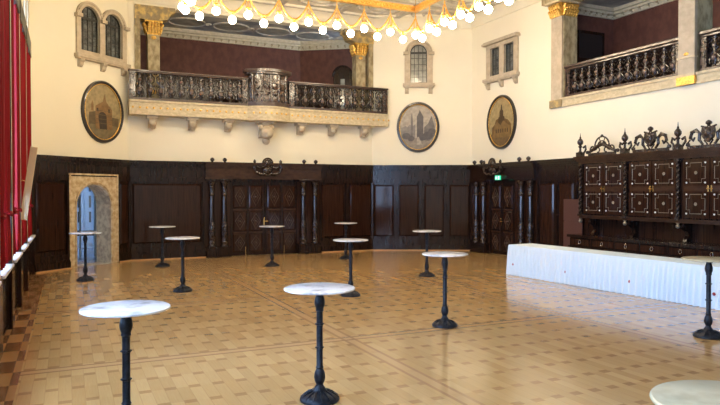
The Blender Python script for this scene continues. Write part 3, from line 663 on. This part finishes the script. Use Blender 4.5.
def corbel(x,s=1,lion=False):
    m=MB()
    m.box(x-.17*s,x+.17*s,-.36*s,-.001,-.06,.06)
    m.plate([(0,-.06),(-.32*s,-.06),(-.32*s,-.14),(-.24*s,-.18*s),(-.20*s,-.25*s),(-.11*s,-.34*s),(-.02,-.36*s),(0,-.34*s)],[],-.10*s,.10*s,Matrix(((0,1,0,x),(1,0,0,0),(0,0,1,0),(0,0,0,1))))
    m.ball((x,-.14*s,-.30*s),.085*s,12,8);m.ball((x,-.27*s,-.2*s),.12*s,12,8,sc=(1,.8,.8))
    if lion:
        m.ball((x,-.36*s,-.26*s),.15*s,12,8);m.ball((x-.13*s,-.3*s,-.14*s),.06*s,8,6);m.ball((x+.13*s,-.3*s,-.14*s),.06*s,8,6);m.ball((x,-.46*s,-.32*s),.07*s,10,6);m.tube([(x-.08*s,-.45*s,-.22*s),(x,-.50*s,-.24*s),(x+.08*s,-.45*s,-.22*s)],.02,6)
        m.ball((x,-.28*s,-.44*s),.09*s,10,6)
    m.build('corbel' if not lion else 'lion_head_corbel','stone',BT)
for x in (-3.62,-2.42,-1.28,1.18,2.33,3.55): corbel(x)
corbel(-.10,1.45,True)
# ------------------------------------------------------------------ right gallery
struct(box(13.6,16.2,YN,15.3,4.45,4.75).build('floor_gallery_right','wood',smooth=0))
struct(box(15.7,15.9,YN,15.0,4.45,8.1).build('wall_gallery_right','red_wall',smooth=0))
struct(box(13.3,15.9,14.8,15.0,4.45,8.1).build('wall_gallery_end','red_wall',smooth=0))
struct(box(13.55,16.0,YN,15.0,7.82,8.05).build('ceiling_gallery_right','gallery_ceil',smooth=0))
gcorn('trim_17',frame(13.6,14.8,1,0),0,2.1,7.52,9);gcorn('trim_18',frame(15.7,14.8,0,-1),0,14.8-YN,7.52,60)
dd=struct(MB().box(.05,1.05,-.05,0,4.75,6.98).build('door_6','dark',T=frame(14.15,14.8,1,0),smooth=0))
MB().box(.0,.06,-.07,0,4.75,7.02).box(1.04,1.1,-.07,0,4.75,7.02).box(0,1.1,-.07,0,6.96,7.04).build('door_frame','wood',dd,smooth=0)
# stone band under the gallery and pilasters of its opening
band=MB();band.box(4.50,18.75-YN,-.05,.0,4.58,4.80);band.box(4.50,18.75-YN,-.08,0,4.76,4.82);band.box(4.50,18.75-YN,-.065,0,4.56,4.60)
struct(band.build('trim_19','stone_frieze',T=TR,smooth=0))
struct(MB().box(4.11,4.55,-.06,.0,4.75,7.25).build('trim_20','stone',T=TR,smooth=0))
gk=MB();gk.box(4.07,4.57,-.09,0,4.56,4.78).build('trim_21','stone_gold',T=TR,smooth=0)['kind']='structure'
struct(MB().box(4.55,4.575,.0,.5,4.75,7.25).build('trim_22','stone_orn',T=TR,smooth=0))
cw=.22
m=MB();Tc=loc(TR,4.34,0,7.20)
m.box(-cw,cw+.02,-.10,.50,0,.38)
for i in range(5):
    x=-cw+2*cw*(i+.5)/5
    for zz in (0,.15): m.tube([(x,-.10,zz),(x,-.13,zz+.1),(x,-.20,zz+.17),(x,-.19,zz+.2)],[.05,.055,.04,.01],8)
for i in range(6):
    y=-.06+.54*(i+.5)/6
    for zz in (0,.15): m.tube([(cw+.02,y,zz),(cw+.05,y,zz+.1),(cw+.12,y,zz+.17),(cw+.11,y,zz+.2)],[.05,.055,.04,.01],8)
cp=struct(m.build('trim_24','gold',T=Tc))
MB().box(-cw-.08,cw+.12,-.24,.52,.38,.44).build('abacus','stone_frieze',cp,smooth=0)
o=struct(MB().plate([(3.8,8.0),(3.8,7.66),(4.05,7.62),(4.8,7.62),(5.0,7.75),(5.2,7.9),(5.25,8.0)][::-1],[],-.16,.52).build('trim_23','stone_orn',T=TR,smooth=0))
def rpost(s0,s1,label):
    t=thing('gallery_pillar',loc(TR,(s0+s1)/2,0,4.75),label,'pillar','gilded gallery pillars')
    w=(s1-s0)/2
    MB().box(-w,w,-.10,0,0,3.05).build('shaft','stone',t,smooth=0,bevel=.01)
    MB().box(-w+.01,w-.01,0.0,.52,0,3.05).build('reveal','stone_orn',t,smooth=0)
    MB().box(-w-.02,w+.02,-.12,0,0,.06).box(-w-.02,w+.02,-.12,0,.42,.46).build('base','stone_frieze',t,smooth=0)
    m=MB();m.box(-w-.02,w+.02,-.13,0,-.19,0.0);m.build('gilt_block','gold',t,smooth=0)
    m=MB()
    for dx in (-.09,0,.09): m.ball((dx,-.10,1.95),.055,8,5,sc=(1,.4,1.3))
    m.ball((0,-.1,1.86),.10,10,5,sc=(1,.3,.5));m.build('gilt_rosette','gold',t)
    m=MB();m.ball((0,-.10,.52),.07,8,5,sc=(1,.3,.6));m.build('gilt_rosette','gold',t)
rpost(8.43,8.86,'pale stone gallery post with gilt rosette, interrupting the balustrade on the right wall')
def balustrade(s0,s1,n,label):
    t=thing('gallery_balustrade',loc(TR,(s0+s1)/2,.14,4.80),label,'balustrade','carved balustrades of the right gallery')
    w=(s1-s0)/2
    MB().box(-w,w,-.12,.12,0,.10).build('bottom_rail','rail',t,smooth=0,bevel=.01)
    MB().box(-w,w,-.15,.15,.86,.94).box(-w,w,-.10,.10,.80,.86).build('hand_rail','rail',t,smooth=0,bevel=.015)
    for sd in (-1,1): MB().box(sd*(w-.09)-.08,sd*(w-.09)+.08,-.1,.1,.1,.80).box(sd*(w-.09)-.05,sd*(w-.09)+.05,-.115,-.1,.16,.74).build('newel_post','bal',t,smooth=0,bevel=.008)
    f=None
    for i in range(n):
        x=-w+.30+(2*w-.60)*i/(n-1)
        if f is None: f=baluster_mb(.70).build('baluster',['bal_dark','bal_boss'],t);o=f
        else: o=f.copy();COL.objects.link(o);o.parent=t
        o.matrix_local=Matrix.Translation((x,0,.10))
balustrade(4.58,8.42,13,'long dark carved balustrade on the right wall between gold capital pilaster and stone post')
balustrade(8.88,12.9,13,'dark carved balustrade on the right wall, cut by the photo edge beside the stone post')
# ------------------------------------------------------------------ oak sideboard on the right wall
CT=thing('carved_sideboard',loc(TR,5.77,-.101,0),'huge dark oak sideboard with inlaid doors, turned finials and scrolled crests on the right wall','sideboard')
CW=4.55;FY=-.36
MB().box(-.04,CW,-.72,0,0,.88).box(-.10,CW+.06,-.78,0,.88,.95).box(-.08,CW+.04,-.75,0,.0,.10).box(-.08,CW+.04,-.75,0,.62,.65).build('base_cabinet','wood',CT,smooth=0,bevel=.006)
MB().box(0,CW,-.05,0,.95,1.42).build('back_panel','wood2',CT,smooth=0)
MB().box(0,CW,FY,0,1.44,2.86).build('upper_cabinet','wood',CT,smooth=0)
MB().box(-.04,CW+.04,FY-.05,0,1.38,1.44).box(-.06,CW+.06,FY-.08,0,1.44,1.47).build('lower_moulding','wood_worn',CT,smooth=0)
MB().box(-.05,CW+.05,FY-.06,0,2.84,2.90).box(-.08,CW+.08,FY-.10,0,2.90,2.97).box(-.12,CW+.12,FY-.14,0,2.95,3.00).box(-.14,CW+.14,FY-.17,0,3.00,3.035).build('cornice','wood_worn',CT,smooth=0)
def door_motif(a,b,z0,z1):
    cx=(a+b)/2;cz=(z0+z1)/2;w=(b-a)/2;h=(z1-z0)/2;n=.085
    P=[(-w+n,-h),(w-n,-h),(w-n,-h+n),(w,-h+n),(w,h-n),(w-n,h-n),(w-n,h),(-w+n,h),(-w+n,h-n),(-w,h-n),(-w,-h+n),(-w+n,-h+n)]
    return [(cx+x,cz+z) for x,z in P],cx,cz
for bay in range(3):
    bx0=.02+1.5*bay
    for dk in range(2):
        a=bx0+.10+dk*.675;b=a+.655
        d=MB().box(a,b,FY-.03,FY,1.50,2.82);sd=d;ro=d
        for z0,z1 in ((1.57,2.06),(2.26,2.76)):
            P,cx,cz=door_motif(a+.10,b-.10,z0+.03,z1-.03)
            d.k=1;d.tube([(x,FY-.034,z) for x,z in P],.007,4,closed=True);d.k=2
            for x in (a+.10,b-.10):
                for z in (z0+.03,z1-.03): sd.lathe([(.022,0),(.020,.012),(.004,.022)],8,T=Matrix(((1,0,0,x),(0,0,-1,FY-.03),(0,1,0,z),(0,0,0,1))))
            d.k=1
            for k in range(8):
                t_=k*PI/4; ro.ball((cx+.028*math.cos(t_),FY-.035,cz+.028*math.sin(t_)),.013,6,4,sc=(1,.6,1))
            ro.ball((cx,FY-.036,cz),.018,6,4)
        d=d.build('door',['wood2','inlay','stud'],CT)
        MB().box(a+.04,b-.04,FY-.035,FY-.03,2.10,2.22).build('middle_rail','wood_worn',d,smooth=0)
        hx=b-.03 if dk==0 else a+.03
        MB().box(hx-.017,hx+.017,FY-.037,FY-.03,2.09,2.23).lathe([(.010,0),(.008,.03),(.016,.04),(.010,.055)],8,T=Matrix(((1,0,0,hx),(0,0,-1,FY-.035),(0,1,0,2.16),(0,0,0,1)))).build('door_plate','brass',d)
# twisted columns, finials, consoles
for k in range(4):
    x=.02+1.5*k
    m=MB()
    n=60
    for ph in (0,PI): m.tube([(x+.026*math.cos(ph+i*.55),FY-.06+.026*math.sin(ph+i*.55),1.50+1.28*i/n) for i in range(n+1)],.026,6)
    m.box(x-.06,x+.06,FY-.11,FY,1.44,1.50);m.box(x-.06,x+.06,FY-.11,FY,2.78,2.84)
    m.build('twisted_column','carved',CT)
    MB().lathe([(.045,0),(.02,-.03),(.05,-.07),(.04,-.11),(.01,-.13)],10,(x,FY-.05,1.38)).build('pendant','inlay',CT)
    MB().box(x-.08,x+.08,FY-.15,FY+.01,3.03,3.15).lathe([(.07,0),(.03,.04),(.03,.12),(.06,.15),(.03,.19),(.055,.21),(.08,.25),(.08,.30),(.05,.35),(.022,.38),(.026,.40),(.012,.43),(.004,.52)],14,(x,FY-.07,3.15)).build('finial','carved',CT)
    for sd in (-1,1):
        if (k==0 and sd<0) or (k==3 and sd>0): continue
        m=MB();m.tube([(x+sd*.10,FY-.05,3.12),(x+sd*.18,FY-.05,3.22),(x+sd*.16,FY-.05,3.32),(x+sd*.09,FY-.05,3.27)],.03,6);m.ball((x+sd*.24,FY-.05,3.14),.05,8,5);m.build('scroll','carved',CT)
for k in range(4):
    x=.30 if k==0 else .02+1.5*k+.05
    if k==3: x=CW-.15
    m=MB();m.plate([(0,1.38),(-.34,1.38),(-.36,1.32),(-.30,1.24),(-.2,1.18),(-.16,1.08),(-.24,1.0),(-.26,.95),(0,.95)],[],-.05,.05,Matrix(((0,1,0,x),(1,0,0,0),(0,0,1,0),(0,0,0,1))))
    m.ball((x,-.33,1.29),.055,10,6);m.build('console','wood',CT,smooth=0)
# crests
def crest(cx,kind):
    m=MB();y=FY-.06
    def arc(x0,z0,R,a0,a1,n=12,s=1): return [(cx+s*(x0+R*math.cos(a0+(a1-a0)*i/n)),y,z0+R*math.sin(a0+(a1-a0)*i/n)) for i in range(n+1)]
    if kind==0:
        m.tube(arc(0,3.28,.24,0,PI,16),.022,6);m.tube(arc(0,3.26,.15,0,PI,12),.018,6)
        for sd in (-1,1):
            m.tube([(cx+sd*.46,y,3.12),(cx+sd*.30,y,3.20),(cx+sd*.12,y,3.29),(cx,y,3.33)],[.03,.045,.05,.05],8)
            m.tube(arc(.32,3.20,.08,-.5,3.6,10,sd),.022,6);m.tube(arc(.14,3.18,.06,0,5,10,sd),.018,6)
            m.tube([(cx+sd*.10,y,3.5),(cx+sd*.05,y,3.38),(cx+sd*.12,y,3.30)],.016,6);m.ball((cx+sd*.44,y,3.14),.045,8,5)
        m.ball((cx,y,3.54),.04,8,5);m.box(cx-.45,cx+.45,y-.03,y+.03,3.03,3.11)
    else:
        sh=[(-.13,3.50),(-.15,3.40),(-.12,3.27),(0,3.16),(.12,3.27),(.15,3.40),(.13,3.50),(.05,3.47),(-.05,3.47)]
        m.plate([(cx+a,b) for a,b in sh],[],y-.05,y+.03);m.ball((cx,y-.04,3.36),.09,10,6,sc=(1,.5,1.2))
        m.lathe([(.05,0),(.03,.03),(.07,.07),(.06,.11),(.02,.14)],10,(cx,y,3.50))
        m.tube([(cx-.18,y,3.52),(cx,y,3.47),(cx+.18,y,3.52)],.022,6)
        for sd in (-1,1):
            m.tube([(cx+sd*.14,y,3.12),(cx+sd*.22,y,3.22),(cx+sd*.21,y,3.36),(cx+sd*.30,y,3.44),(cx+sd*.41,y,3.40),(cx+sd*.44,y,3.28),(cx+sd*.37,y,3.22),(cx+sd*.33,y,3.29)],[.03,.035,.04,.048,.045,.04,.03,.02],8)
            m.tube([(cx+sd*.46,y,3.10),(cx+sd*.50,y,3.18),(cx+sd*.45,y,3.24)],.022,6)
            m.tube([(cx+sd*.03,y,3.12),(cx+sd*.10,y,3.2),(cx+sd*.06,y,3.26)],.02,6)
        m.box(cx-.5,cx+.5,y-.03,y+.03,3.03,3.11)
    m.build('crest','carved',CT)
crest(.77,0);crest(2.27,1);crest(3.77,1)
for i in range(6):
    x0=.02+i*.75;x1=x0+.70
    dr=MB().bev(x0,x1,-.72,-.75,.66,.86,.02).build('drawer','wood2',CT,smooth=0)
    for hx in ((x0+x1)/2,):
        MB().tube([(hx+.035*math.cos(a*PI/6),-.775,.77+.05*math.sin(a*PI/6)) for a in range(12)],.006,6,closed=True).build('ring_handle','chrome',dr)
    dl=MB().bev(x0,x1,-.72,-.745,.12,.60,.04).build('door','wood2',CT,smooth=0)
    MB().box(x1-.08,x1-.05,-.76,-.745,.50,.58).build('door_plate','brass',dl)
# red-brown board left of the sideboard
bp=MB().box(-.36,.36,-.03,.0,.30,1.24).box(-.36,.36,-.03,.0,1.27,1.88).box(-.34,.34,-.02,0,.3,1.86).box(-.36,.36,-.03,0,.0,.27).build('plain_board','brown_panel',T=loc(TR,5.18,-.18,0),smooth=0,bevel=.004)
tag(bp,'reddish brown plain board standing against the dark panelling left of the sideboard','board')
# ------------------------------------------------------------------ left wall: windows, sills, curtains
n=0
SILL=[]
for k in range(10):
    a,b=BAYS[k+1]+.2,BAYS[k]-.2
    if a<YN+.2: continue
    n+=1
    wm=MB();sa,sb=a-YN,b-YN
    wm.box(sa,sa+.07,.22,.30,1.0,5.6);wm.box(sb-.07,sb,.22,.30,1.0,5.6);wm.box(sa,sb,.22,.30,5.5,5.6);wm.box(sa,sb,.22,.30,1.0,1.08);wm.box((sa+sb)/2-.03,(sa+sb)/2+.03,.22,.30,1.0,5.6)
    for z in (2.2,3.4,4.4): wm.box(sa,sb,.23,.28,z-.025,z+.025)
    w=struct(wm.build('window_%d'%(3+n),'frame_dark',T=TL,smooth=0))
    MB().box(sa,sb,.255,.262,1.0,5.6).build('pane','glass',w,smooth=0)
    MB().box(sa-.05,sb+.05,-.115,-.001,5.30,5.66).build('pelmet','frame_dark',w,smooth=0)
    # oculus frame
    cx=(a+b)/2-YN+(1.45 if k==0 else 2.3)
    MB().plate(ell(cx,6.42,.35,.56,24),[ell(cx,6.42,.29,.49,24)],-.012,.05).build('oculus_frame','stone',w)
    MB().plate(ell(cx,6.42,.30,.5,24),[],.25,.26).build('oculus_pane','glass',w,smooth=0)
    # radiator cladding below the sill
    cb=MB();ca,cb_=BAYS[k+1]-YN,BAYS[k]-YN
    if k==0: cb_=18.2-YN
    cb.box(ca+.02,cb_-.02,-.03,-.001,0,.96);cb.box(ca+.10,cb_-.10,-.06,-.03,.06,.10)
    cb.box(ca,ca+.24,-.11,-.001,0,1.0);cb.box(cb_-.24,cb_,-.11,-.001,0,1.0)
    nn=9
    for i in range(nn):
        x=ca+.24+(cb_-ca-.48)*(i+.5)/nn; cb.box(x-.045,x+.045,-.05,-.03,.12,.90)
    c=struct(cb.build('trim_%d'%(30+n),'wood',T=TL,smooth=0))
    sl=MB().box(ca+.25,cb_-.25,-.14,-.001,.96,1.0).build('window_sill','sill',w,smooth=0,bevel=.006)
    # pale pier moulding between the windows
    MB().box(ca-.035,ca+.035,-.10,-.001,1.0,5.5).build('pier_moulding','board',w,smooth=0)
    MB().box(ca+.04,ca+.10,-.10,-.001,1.0,5.62).box(ca-.10,ca-.04,-.10,-.001,1.0,5.62).build('dark_casing','frame_dark',w,smooth=0)
def curtain(y0,y1,label,seed):
    R=random.Random(seed);m=MB();nx=46;nzs=26;z0,z1=1.06,5.52;amp=.03
    vs=[];fs=[]
    ph=R.random()*6;fr=5+R.random()*1.5
    for j in range(nzs+1):
        t_=j/nzs;z=z0+(z1-z0)*t_
        tie=math.exp(-((z-1.75)/.35)**2)     # gathered at the tie-back
        for i in range(nx+1):
            u=i/nx
            yc=(y0+y1)/2;yy=yc+(u-.5)*(y1-y0)*(1-.45*tie)*(1+.12*(1-t_))
            xx=-.060+(amp*(1-.3*tie))*math.sin(u*fr*2*PI+ph+.6*math.sin(t_*3))+.012*math.sin(u*23+ph)
            vs.append((yy-YN,xx,z))
    for j in range(nzs):
        for i in range(nx): a=j*(nx+1)+i;fs.append((a,a+1,a+nx+2,a+nx+1))
    o_=thing('window_curtain',loc(TL,0,0,0),label,'curtain','red curtains on the left wall')
    m.add(vs,fs);o=m.build('fabric','curtain',o_)
    s=o.modifiers.new('thick','SOLIDIFY');s.thickness=.006
    yc=(y0+y1)/2-YN;wd=(y1-y0)*.30
    MB().tube([(yc-wd,-.03,1.80),(yc-wd*.9,-.11,1.77),(yc,-.125,1.74),(yc+wd*.9,-.11,1.77),(yc+wd,-.03,1.80)],.022,6).build('tie_back','curtain',o_)
names=['the window nearest the far corner','the second window from the far corner','the third window from the far corner','the window nearest the camera']
for k in range(4):
    a,b=BAYS[k+1]+.08,BAYS[k]-.08
    curtain(b-.75,b,'long red curtain on the far side of '+names[k],k*2+1)
    curtain(a,a+.75,'long red curtain on the near side of '+names[k],k*2+2)
# slanted pale board beside the last curtain
TBd=Matrix.Translation((-.735,13.15,1.57))@Matrix.Rotation(math.radians(8.0),4,'Y')
bd=MB().box(-.06,.06,-.015,.015,0,1.36).build('wooden_board','board',T=TBd,smooth=0,bevel=.004)
tag(bd,'pale narrow board hanging slanted beside the red curtains on the left wall','board')
MB().tube([(-.055,0,.70),(-.10,0,.72),(-.14,0,.70),(-.18,0,.72)],.012,6).build('hook','brass',bd)
# ------------------------------------------------------------------ bistro tables
def make_table():
    t=thing('bistro_table',Matrix.Identity(4),'','table','high round marble bistro tables')
    foot=MB();prof=[(.195,0),(.20,.012),(.195,.03),(.165,.055),(.12,.075),(.08,.09),(.055,.12),(.045,.14)]
    foot.lathe(prof,28)
    for i in range(14):
        a=i*2*PI/14; foot.tube([(.19*math.cos(a),.19*math.sin(a),.03),(.13*math.cos(a),.13*math.sin(a),.077),(.07*math.cos(a),.07*math.sin(a),.10)],[.009,.008,.004],5)
    foot.build('foot','iron',t)
    p=MB();p.lathe([(.045,.13),(.036,.16),(.05,.19),(.058,.23),(.05,.28),(.034,.31),(.042,.325),(.032,.34),(.032,.87),(.042,.88),(.038,.90),(.050,.93),(.054,.96),(.048,1.0),(.036,1.03),(.034,1.06),(.04,1.075)],20)
    p.build('column','iron',t)
    for z in (.52,.75):
        r_=MB();r_.lathe([(.030,z-.012),(.039,z-.008),(.039,z+.008),(.030,z+.012)],16)
        for a in (0,PI/2,PI,1.5*PI): r_.ball((.038*math.cos(a),.038*math.sin(a),z),.009,6,4)
        r_.build('collar','iron',t)
    MB().box(-.22,.22,-.025,.025,1.068,1.08).box(-.025,.025,-.22,.22,1.068,1.08).lathe([(.08,1.06),(.08,1.08)],16).build('top_bracket','iron',t,smooth=0)
    MB().lathe([(.335,1.084),(.353,1.087),(.357,1.093),(.357,1.100),(.352,1.106),(.345,1.108)],56).build('tabletop','marble',t)
    return t
TBL=[((.435,5.54),1.0,'marble','round marble high table, the large one at the lower left of the floor'),
((2.28,5.87),1,'marble','round white marble high table in the centre foreground with its whole foot in view'),
((5.31,8.31),1,'marble','round marble high table right of centre, between the foreground table and the white cloth table'),
((8.345,6.09),1,'marble2','round beige topped high table in front of the white pleated tablecloth, at the right edge'),
((2.19,13.55),1,'marble','round marble high table left of centre, the nearer of two overlapping before the back panelling'),
((5.15,11.54),1,'marble','round marble high table directly behind the centre foreground table'),
((8.05,13.42),1,'marble','round marble high table before the glossy panelling under the tower painting'),
((5.22,17.13),1,'marble','round marble high table straight in front of the wide carved double door'),
((7.85,17.96),1,'marble','smallest looking round marble high table, farthest back, right of the wide carved double door'),
((2.4,18.25),1,'marble','round marble high table by the back panelling, left of the wide carved double door'),
((.38,16.15),1,'marble','round marble high table in front of the arched stone doorway'),
((2.735,1.855),1,'marble2','round beige topped high table cut off by the lower right corner, nearest the camera')]
T0=make_table()
for i,((x,y),s,mm,lb) in enumerate(TBL):
    o=T0 if i==0 else copy_tree(T0)
    o.location=(x,y,0);o.rotation_euler=(0,0,i*1.3);o['label']=lb;o.scale=(1,1,1.02)
    for ch in o.children:
        if ch.name.startswith('tabletop') and mm!='marble':
            ch.data=ch.data.copy();ch.data.materials[0]=M[mm]
# ------------------------------------------------------------------ long table with pleated white cloth
P0=Vector((10.17,12.94));P1=Vector((10.72,3.0))
TT=frame(P0.x,P0.y,P1.x-P0.x,P1.y-P0.y);LT=(P1-P0).length;WT=.78
bt=thing('banquet_table',loc(TT,0,0,0),'long table wholly covered by the white pleated cloth before the sideboard','table')
MB().box(.08,LT-.08,.08,WT-.08,.69,.72).build('tabletop','board',bt,smooth=0)
for x in (.3,LT/3,2*LT/3,LT-.3):
    for y_ in (.15,WT-.15): MB().tube([(x,y_,0),(x,y_,.69)],.02,8).build('leg','iron',bt)
ct=thing('tablecloth',loc(TT,0,0,0),'long white pleated tablecloth with small red rosettes reaching the floor in front of the sideboard','tablecloth')
MB().box(0,LT,0,WT,.722,.75).build('table_cover','cloth',ct,smooth=0,bevel=.01)
path=[];st=.011;peri=[((0,WT),(0,0)),((0,0),(LT,0)),((LT,0),(LT,WT)),((LT,WT),(0,WT))]
vs=[];zz=[.735,.72,.66,.5,.3,.12,.004];cnt=0
R=random.Random(3);ph=0
for (a,b) in peri:
    L_=math.hypot(b[0]-a[0],b[1]-a[1]);dx,dy=(b[0]-a[0])/L_,(b[1]-a[1])/L_;nx_,ny_=dy,-dx
    nst=int(L_/st)
    for i in range(nst):
        s=i*st;ph+=.46+.14*math.sin(s*3.1)+.18*R.random()
        col_=[]
        for z in zz:
            t_=(.735-z)/.735
            off=.006+(.045*t_+.020)*(.5+.5*math.sin(ph))*(min(1,t_*5))+.035*t_+.010*t_*math.sin(s*5)
            col_.append((a[0]+dx*s+nx_*off,a[1]+dy*s+ny_*off,z))
        vs+=col_;cnt+=1
fs=[];nzq=len(zz)
for i in range(cnt):
    j=(i+1)%cnt
    for k in range(nzq-1): fs.append((i*nzq+k,j*nzq+k,j*nzq+k+1,i*nzq+k+1))
MB().add(vs,fs).build('pleated_skirt','cloth',ct,smooth=80)
for x in (.22,1.97,3.68,5.45,7.2,9.0):
    m=MB();m.lathe([(.022,0),(.024,.008),(.012,.018),(.003,.024)],10,T=Matrix(((1,0,0,x),(0,0,-1,-.055),(0,1,0,.27),(0,0,0,1))))
    for i in range(6): m.ball((x+.022*math.cos(i*PI/3),-.06,.27+.022*math.sin(i*PI/3)),.012,6,4)
    m.build('rosette','red_dot',ct)
# ------------------------------------------------------------------ chandelier
CX0,CX1,CY1=2.69,9.49,16.5;NB=8;bay=(CX1-CX0)/NB;CY0=CY1-NB*.80
ch=thing('chandelier',Matrix.Translation((6.09,(CY0+CY1)/2,7.3)),'huge rectangular gilded chandelier hung with swags and rows of glowing glass globes','chandelier')
ch_T=ch.matrix_world.inverted()
cy=(CY0+CY1)/2
hx=(CX1-CX0)/2;hy=(CY1-CY0)/2
m=MB()
for s_ in (-1,1):
    m.box(-hx-.05,hx+.05,s_*hy-.04,s_*hy+.04,.18,.30);m.box(s_*hx-.04,s_*hx+.04,-hy,hy,.18,.30)
    m.box(-hx-.08,hx+.08,s_*hy-.07,s_*hy+.07,.29,.32);m.box(s_*hx-.07,s_*hx+.07,-hy,hy,.29,.32)
    m.box(-hx-.07,hx+.07,s_*hy-.06,s_*hy+.06,.16,.185);m.box(s_*hx-.06,s_*hx+.06,-hy,hy,.16,.185)
rv=m;rv.k=1
for s_ in (-1,1):
    for i in range(60):
        u=-1+2*(i+.5)/60; rv.ball((u*hx,s_*(hy+.045),.24),.035,6,4,sc=(1,.5,1));rv.ball((s_*(hx+.045),u*hy,.24),.035,6,4,sc=(.5,1,1));rv.ball((u*hx,s_*(hy-.045),.24),.035,6,4,sc=(1,.5,1))
rv.build('gilt_band',['gilt','gold'],ch)
for sx in (-1,-.5,0,.5,1):
    for sy in (-1,0,1):
        if abs(sx)<1 and sy==0: continue
        MB().tube([(sx*hx,sy*hy,.3),(sx*hx,sy*hy,ZC-7.3+.02)],.012,6).build('suspension_rod','brass',ch)
ZP,ZB,ZL=.02,-.52,-.70     # peak, upper globe centre, lower globe centre (relative 7.3)
rg=.103
hang0=None
def place(o,T):
    o.matrix_local=T;return o
def node(x,y,rz):
    """hanger, its globe and the swag to the next peak"""
pts=[]
side=[((-hx,hy),(hx,hy)),((hx,hy),(hx,-hy)),((hx,-hy),(-hx,-hy)),((-hx,-hy),(-hx,hy))]
protos={}
def inst(key,fn,T,m_,name,lbl=None):
    if key not in protos: o=fn().build(name,m_,ch);protos[key]=o
    else: o=protos[key].copy();COL.objects.link(o);o.parent=ch
    o.matrix_local=T;return o
def hanger():
    m=MB();m.tube([(0,0,.18),(0,0,ZP-.02)],.012,6);m.ball((0,0,ZP),.03,8,5)
    for a in (0,PI/2,PI,1.5*PI): m.tube([(0,0,ZP),(.05*math.cos(a),.05*math.sin(a),-.12),(.07*math.cos(a),.07*math.sin(a),-.24),(.04*math.cos(a),.04*math.sin(a),-.33)],.010,5)
    m.lathe([(.03,-.34),(.075,-.33),(.085,-.36),(.05,-.40),(.045,-.43)],12);return m
def swag(b):
    def f():
        m=MB();P=[]
        for i in range(17):
            u=i/16;x=b*u; s=abs(2*u-1)
            z=-.50+.50*(s**1.9); P.append((x,0,z+.0))
        m.tube(P,[.016+.026*(1-abs(2*i/16-1)) for i in range(17)],8)
        m.ball((b/2,0,-.50),.05,8,5);m.lathe([(.02,-.60),(.05,-.585),(.045,-.55),(.02,-.52)],10,(b/2,0,0))
        return m
    return f
for (a,b) in side:
    L_=math.hypot(b[0]-a[0],b[1]-a[1]);bl=L_/NB;dx,dy=(b[0]-a[0])/L_,(b[1]-a[1])/L_;ang=math.atan2(dy,dx)
    for i in range(NB):
        x=a[0]+dx*bl*i;y=a[1]+dy*bl*i
        T=Matrix.Translation((x,y,0))@Matrix.Rotation(ang,4,'Z')
        inst('h',hanger,T,'gilt','lamp_hanger')
        inst('s%.3f'%bl,swag(bl),T,'gilt','swag')
        inst('g',lambda:MB().ball((0,0,0),rg,20,12),Matrix.Translation((x,y,ZB)),'globe','glass_globe')
        inst('g',None,Matrix.Translation((x+dx*bl/2,y+dy*bl/2,ZL)),'globe','glass_globe')
# ------------------------------------------------------------------ light
W=bpy.data.worlds.new('sky');S.world=W;W.use_nodes=True
bg=W.node_tree.nodes['Background'];bg.inputs[0].default_value=(.42,.63,1.0,1);bg.inputs[1].default_value=7.0
def portal(T,x,y,z,w,h):
    l=bpy.data.lights.new('window_portal','AREA');l.shape='RECTANGLE';l.size=w;l.size_y=h;l.cycles.is_portal=True
    o=bpy.data.objects.new('window_portal',l);COL.objects.link(o)
    o.matrix_world=loc(T,x,y,z)@Matrix.Rotation(-PI/2,4,'X')   # -Z of the light faces the room
for k in range(10):
    a,b=BAYS[k+1]+.2,BAYS[k]-.2
    if a<YN+.2: continue
    portal(TL,(a+b)/2-YN,.5,3.3,b-a,4.6)
portal(frame(-3.1,22,0,1),2.15,.1,1.9,3.3,2.0)
# ------------------------------------------------------------------ camera
cam=bpy.data.cameras.new('camera');co=bpy.data.objects.new('camera',cam);COL.objects.link(co);S.camera=co
cam.sensor_width=36;cam.lens=631/720*36;cam.clip_start=.05;cam.clip_end=200
yaw=math.radians(24.9);pit=math.radians(-.94)
co.location=(0,0,2.08);co.rotation_euler=(PI/2+pit,0,-yaw)
S.view_settings.view_transform='Standard';S.view_settings.look='None';S.view_settings.gamma=1;S.view_settings.use_curve_mapping=False
S.view_settings.exposure=1.4
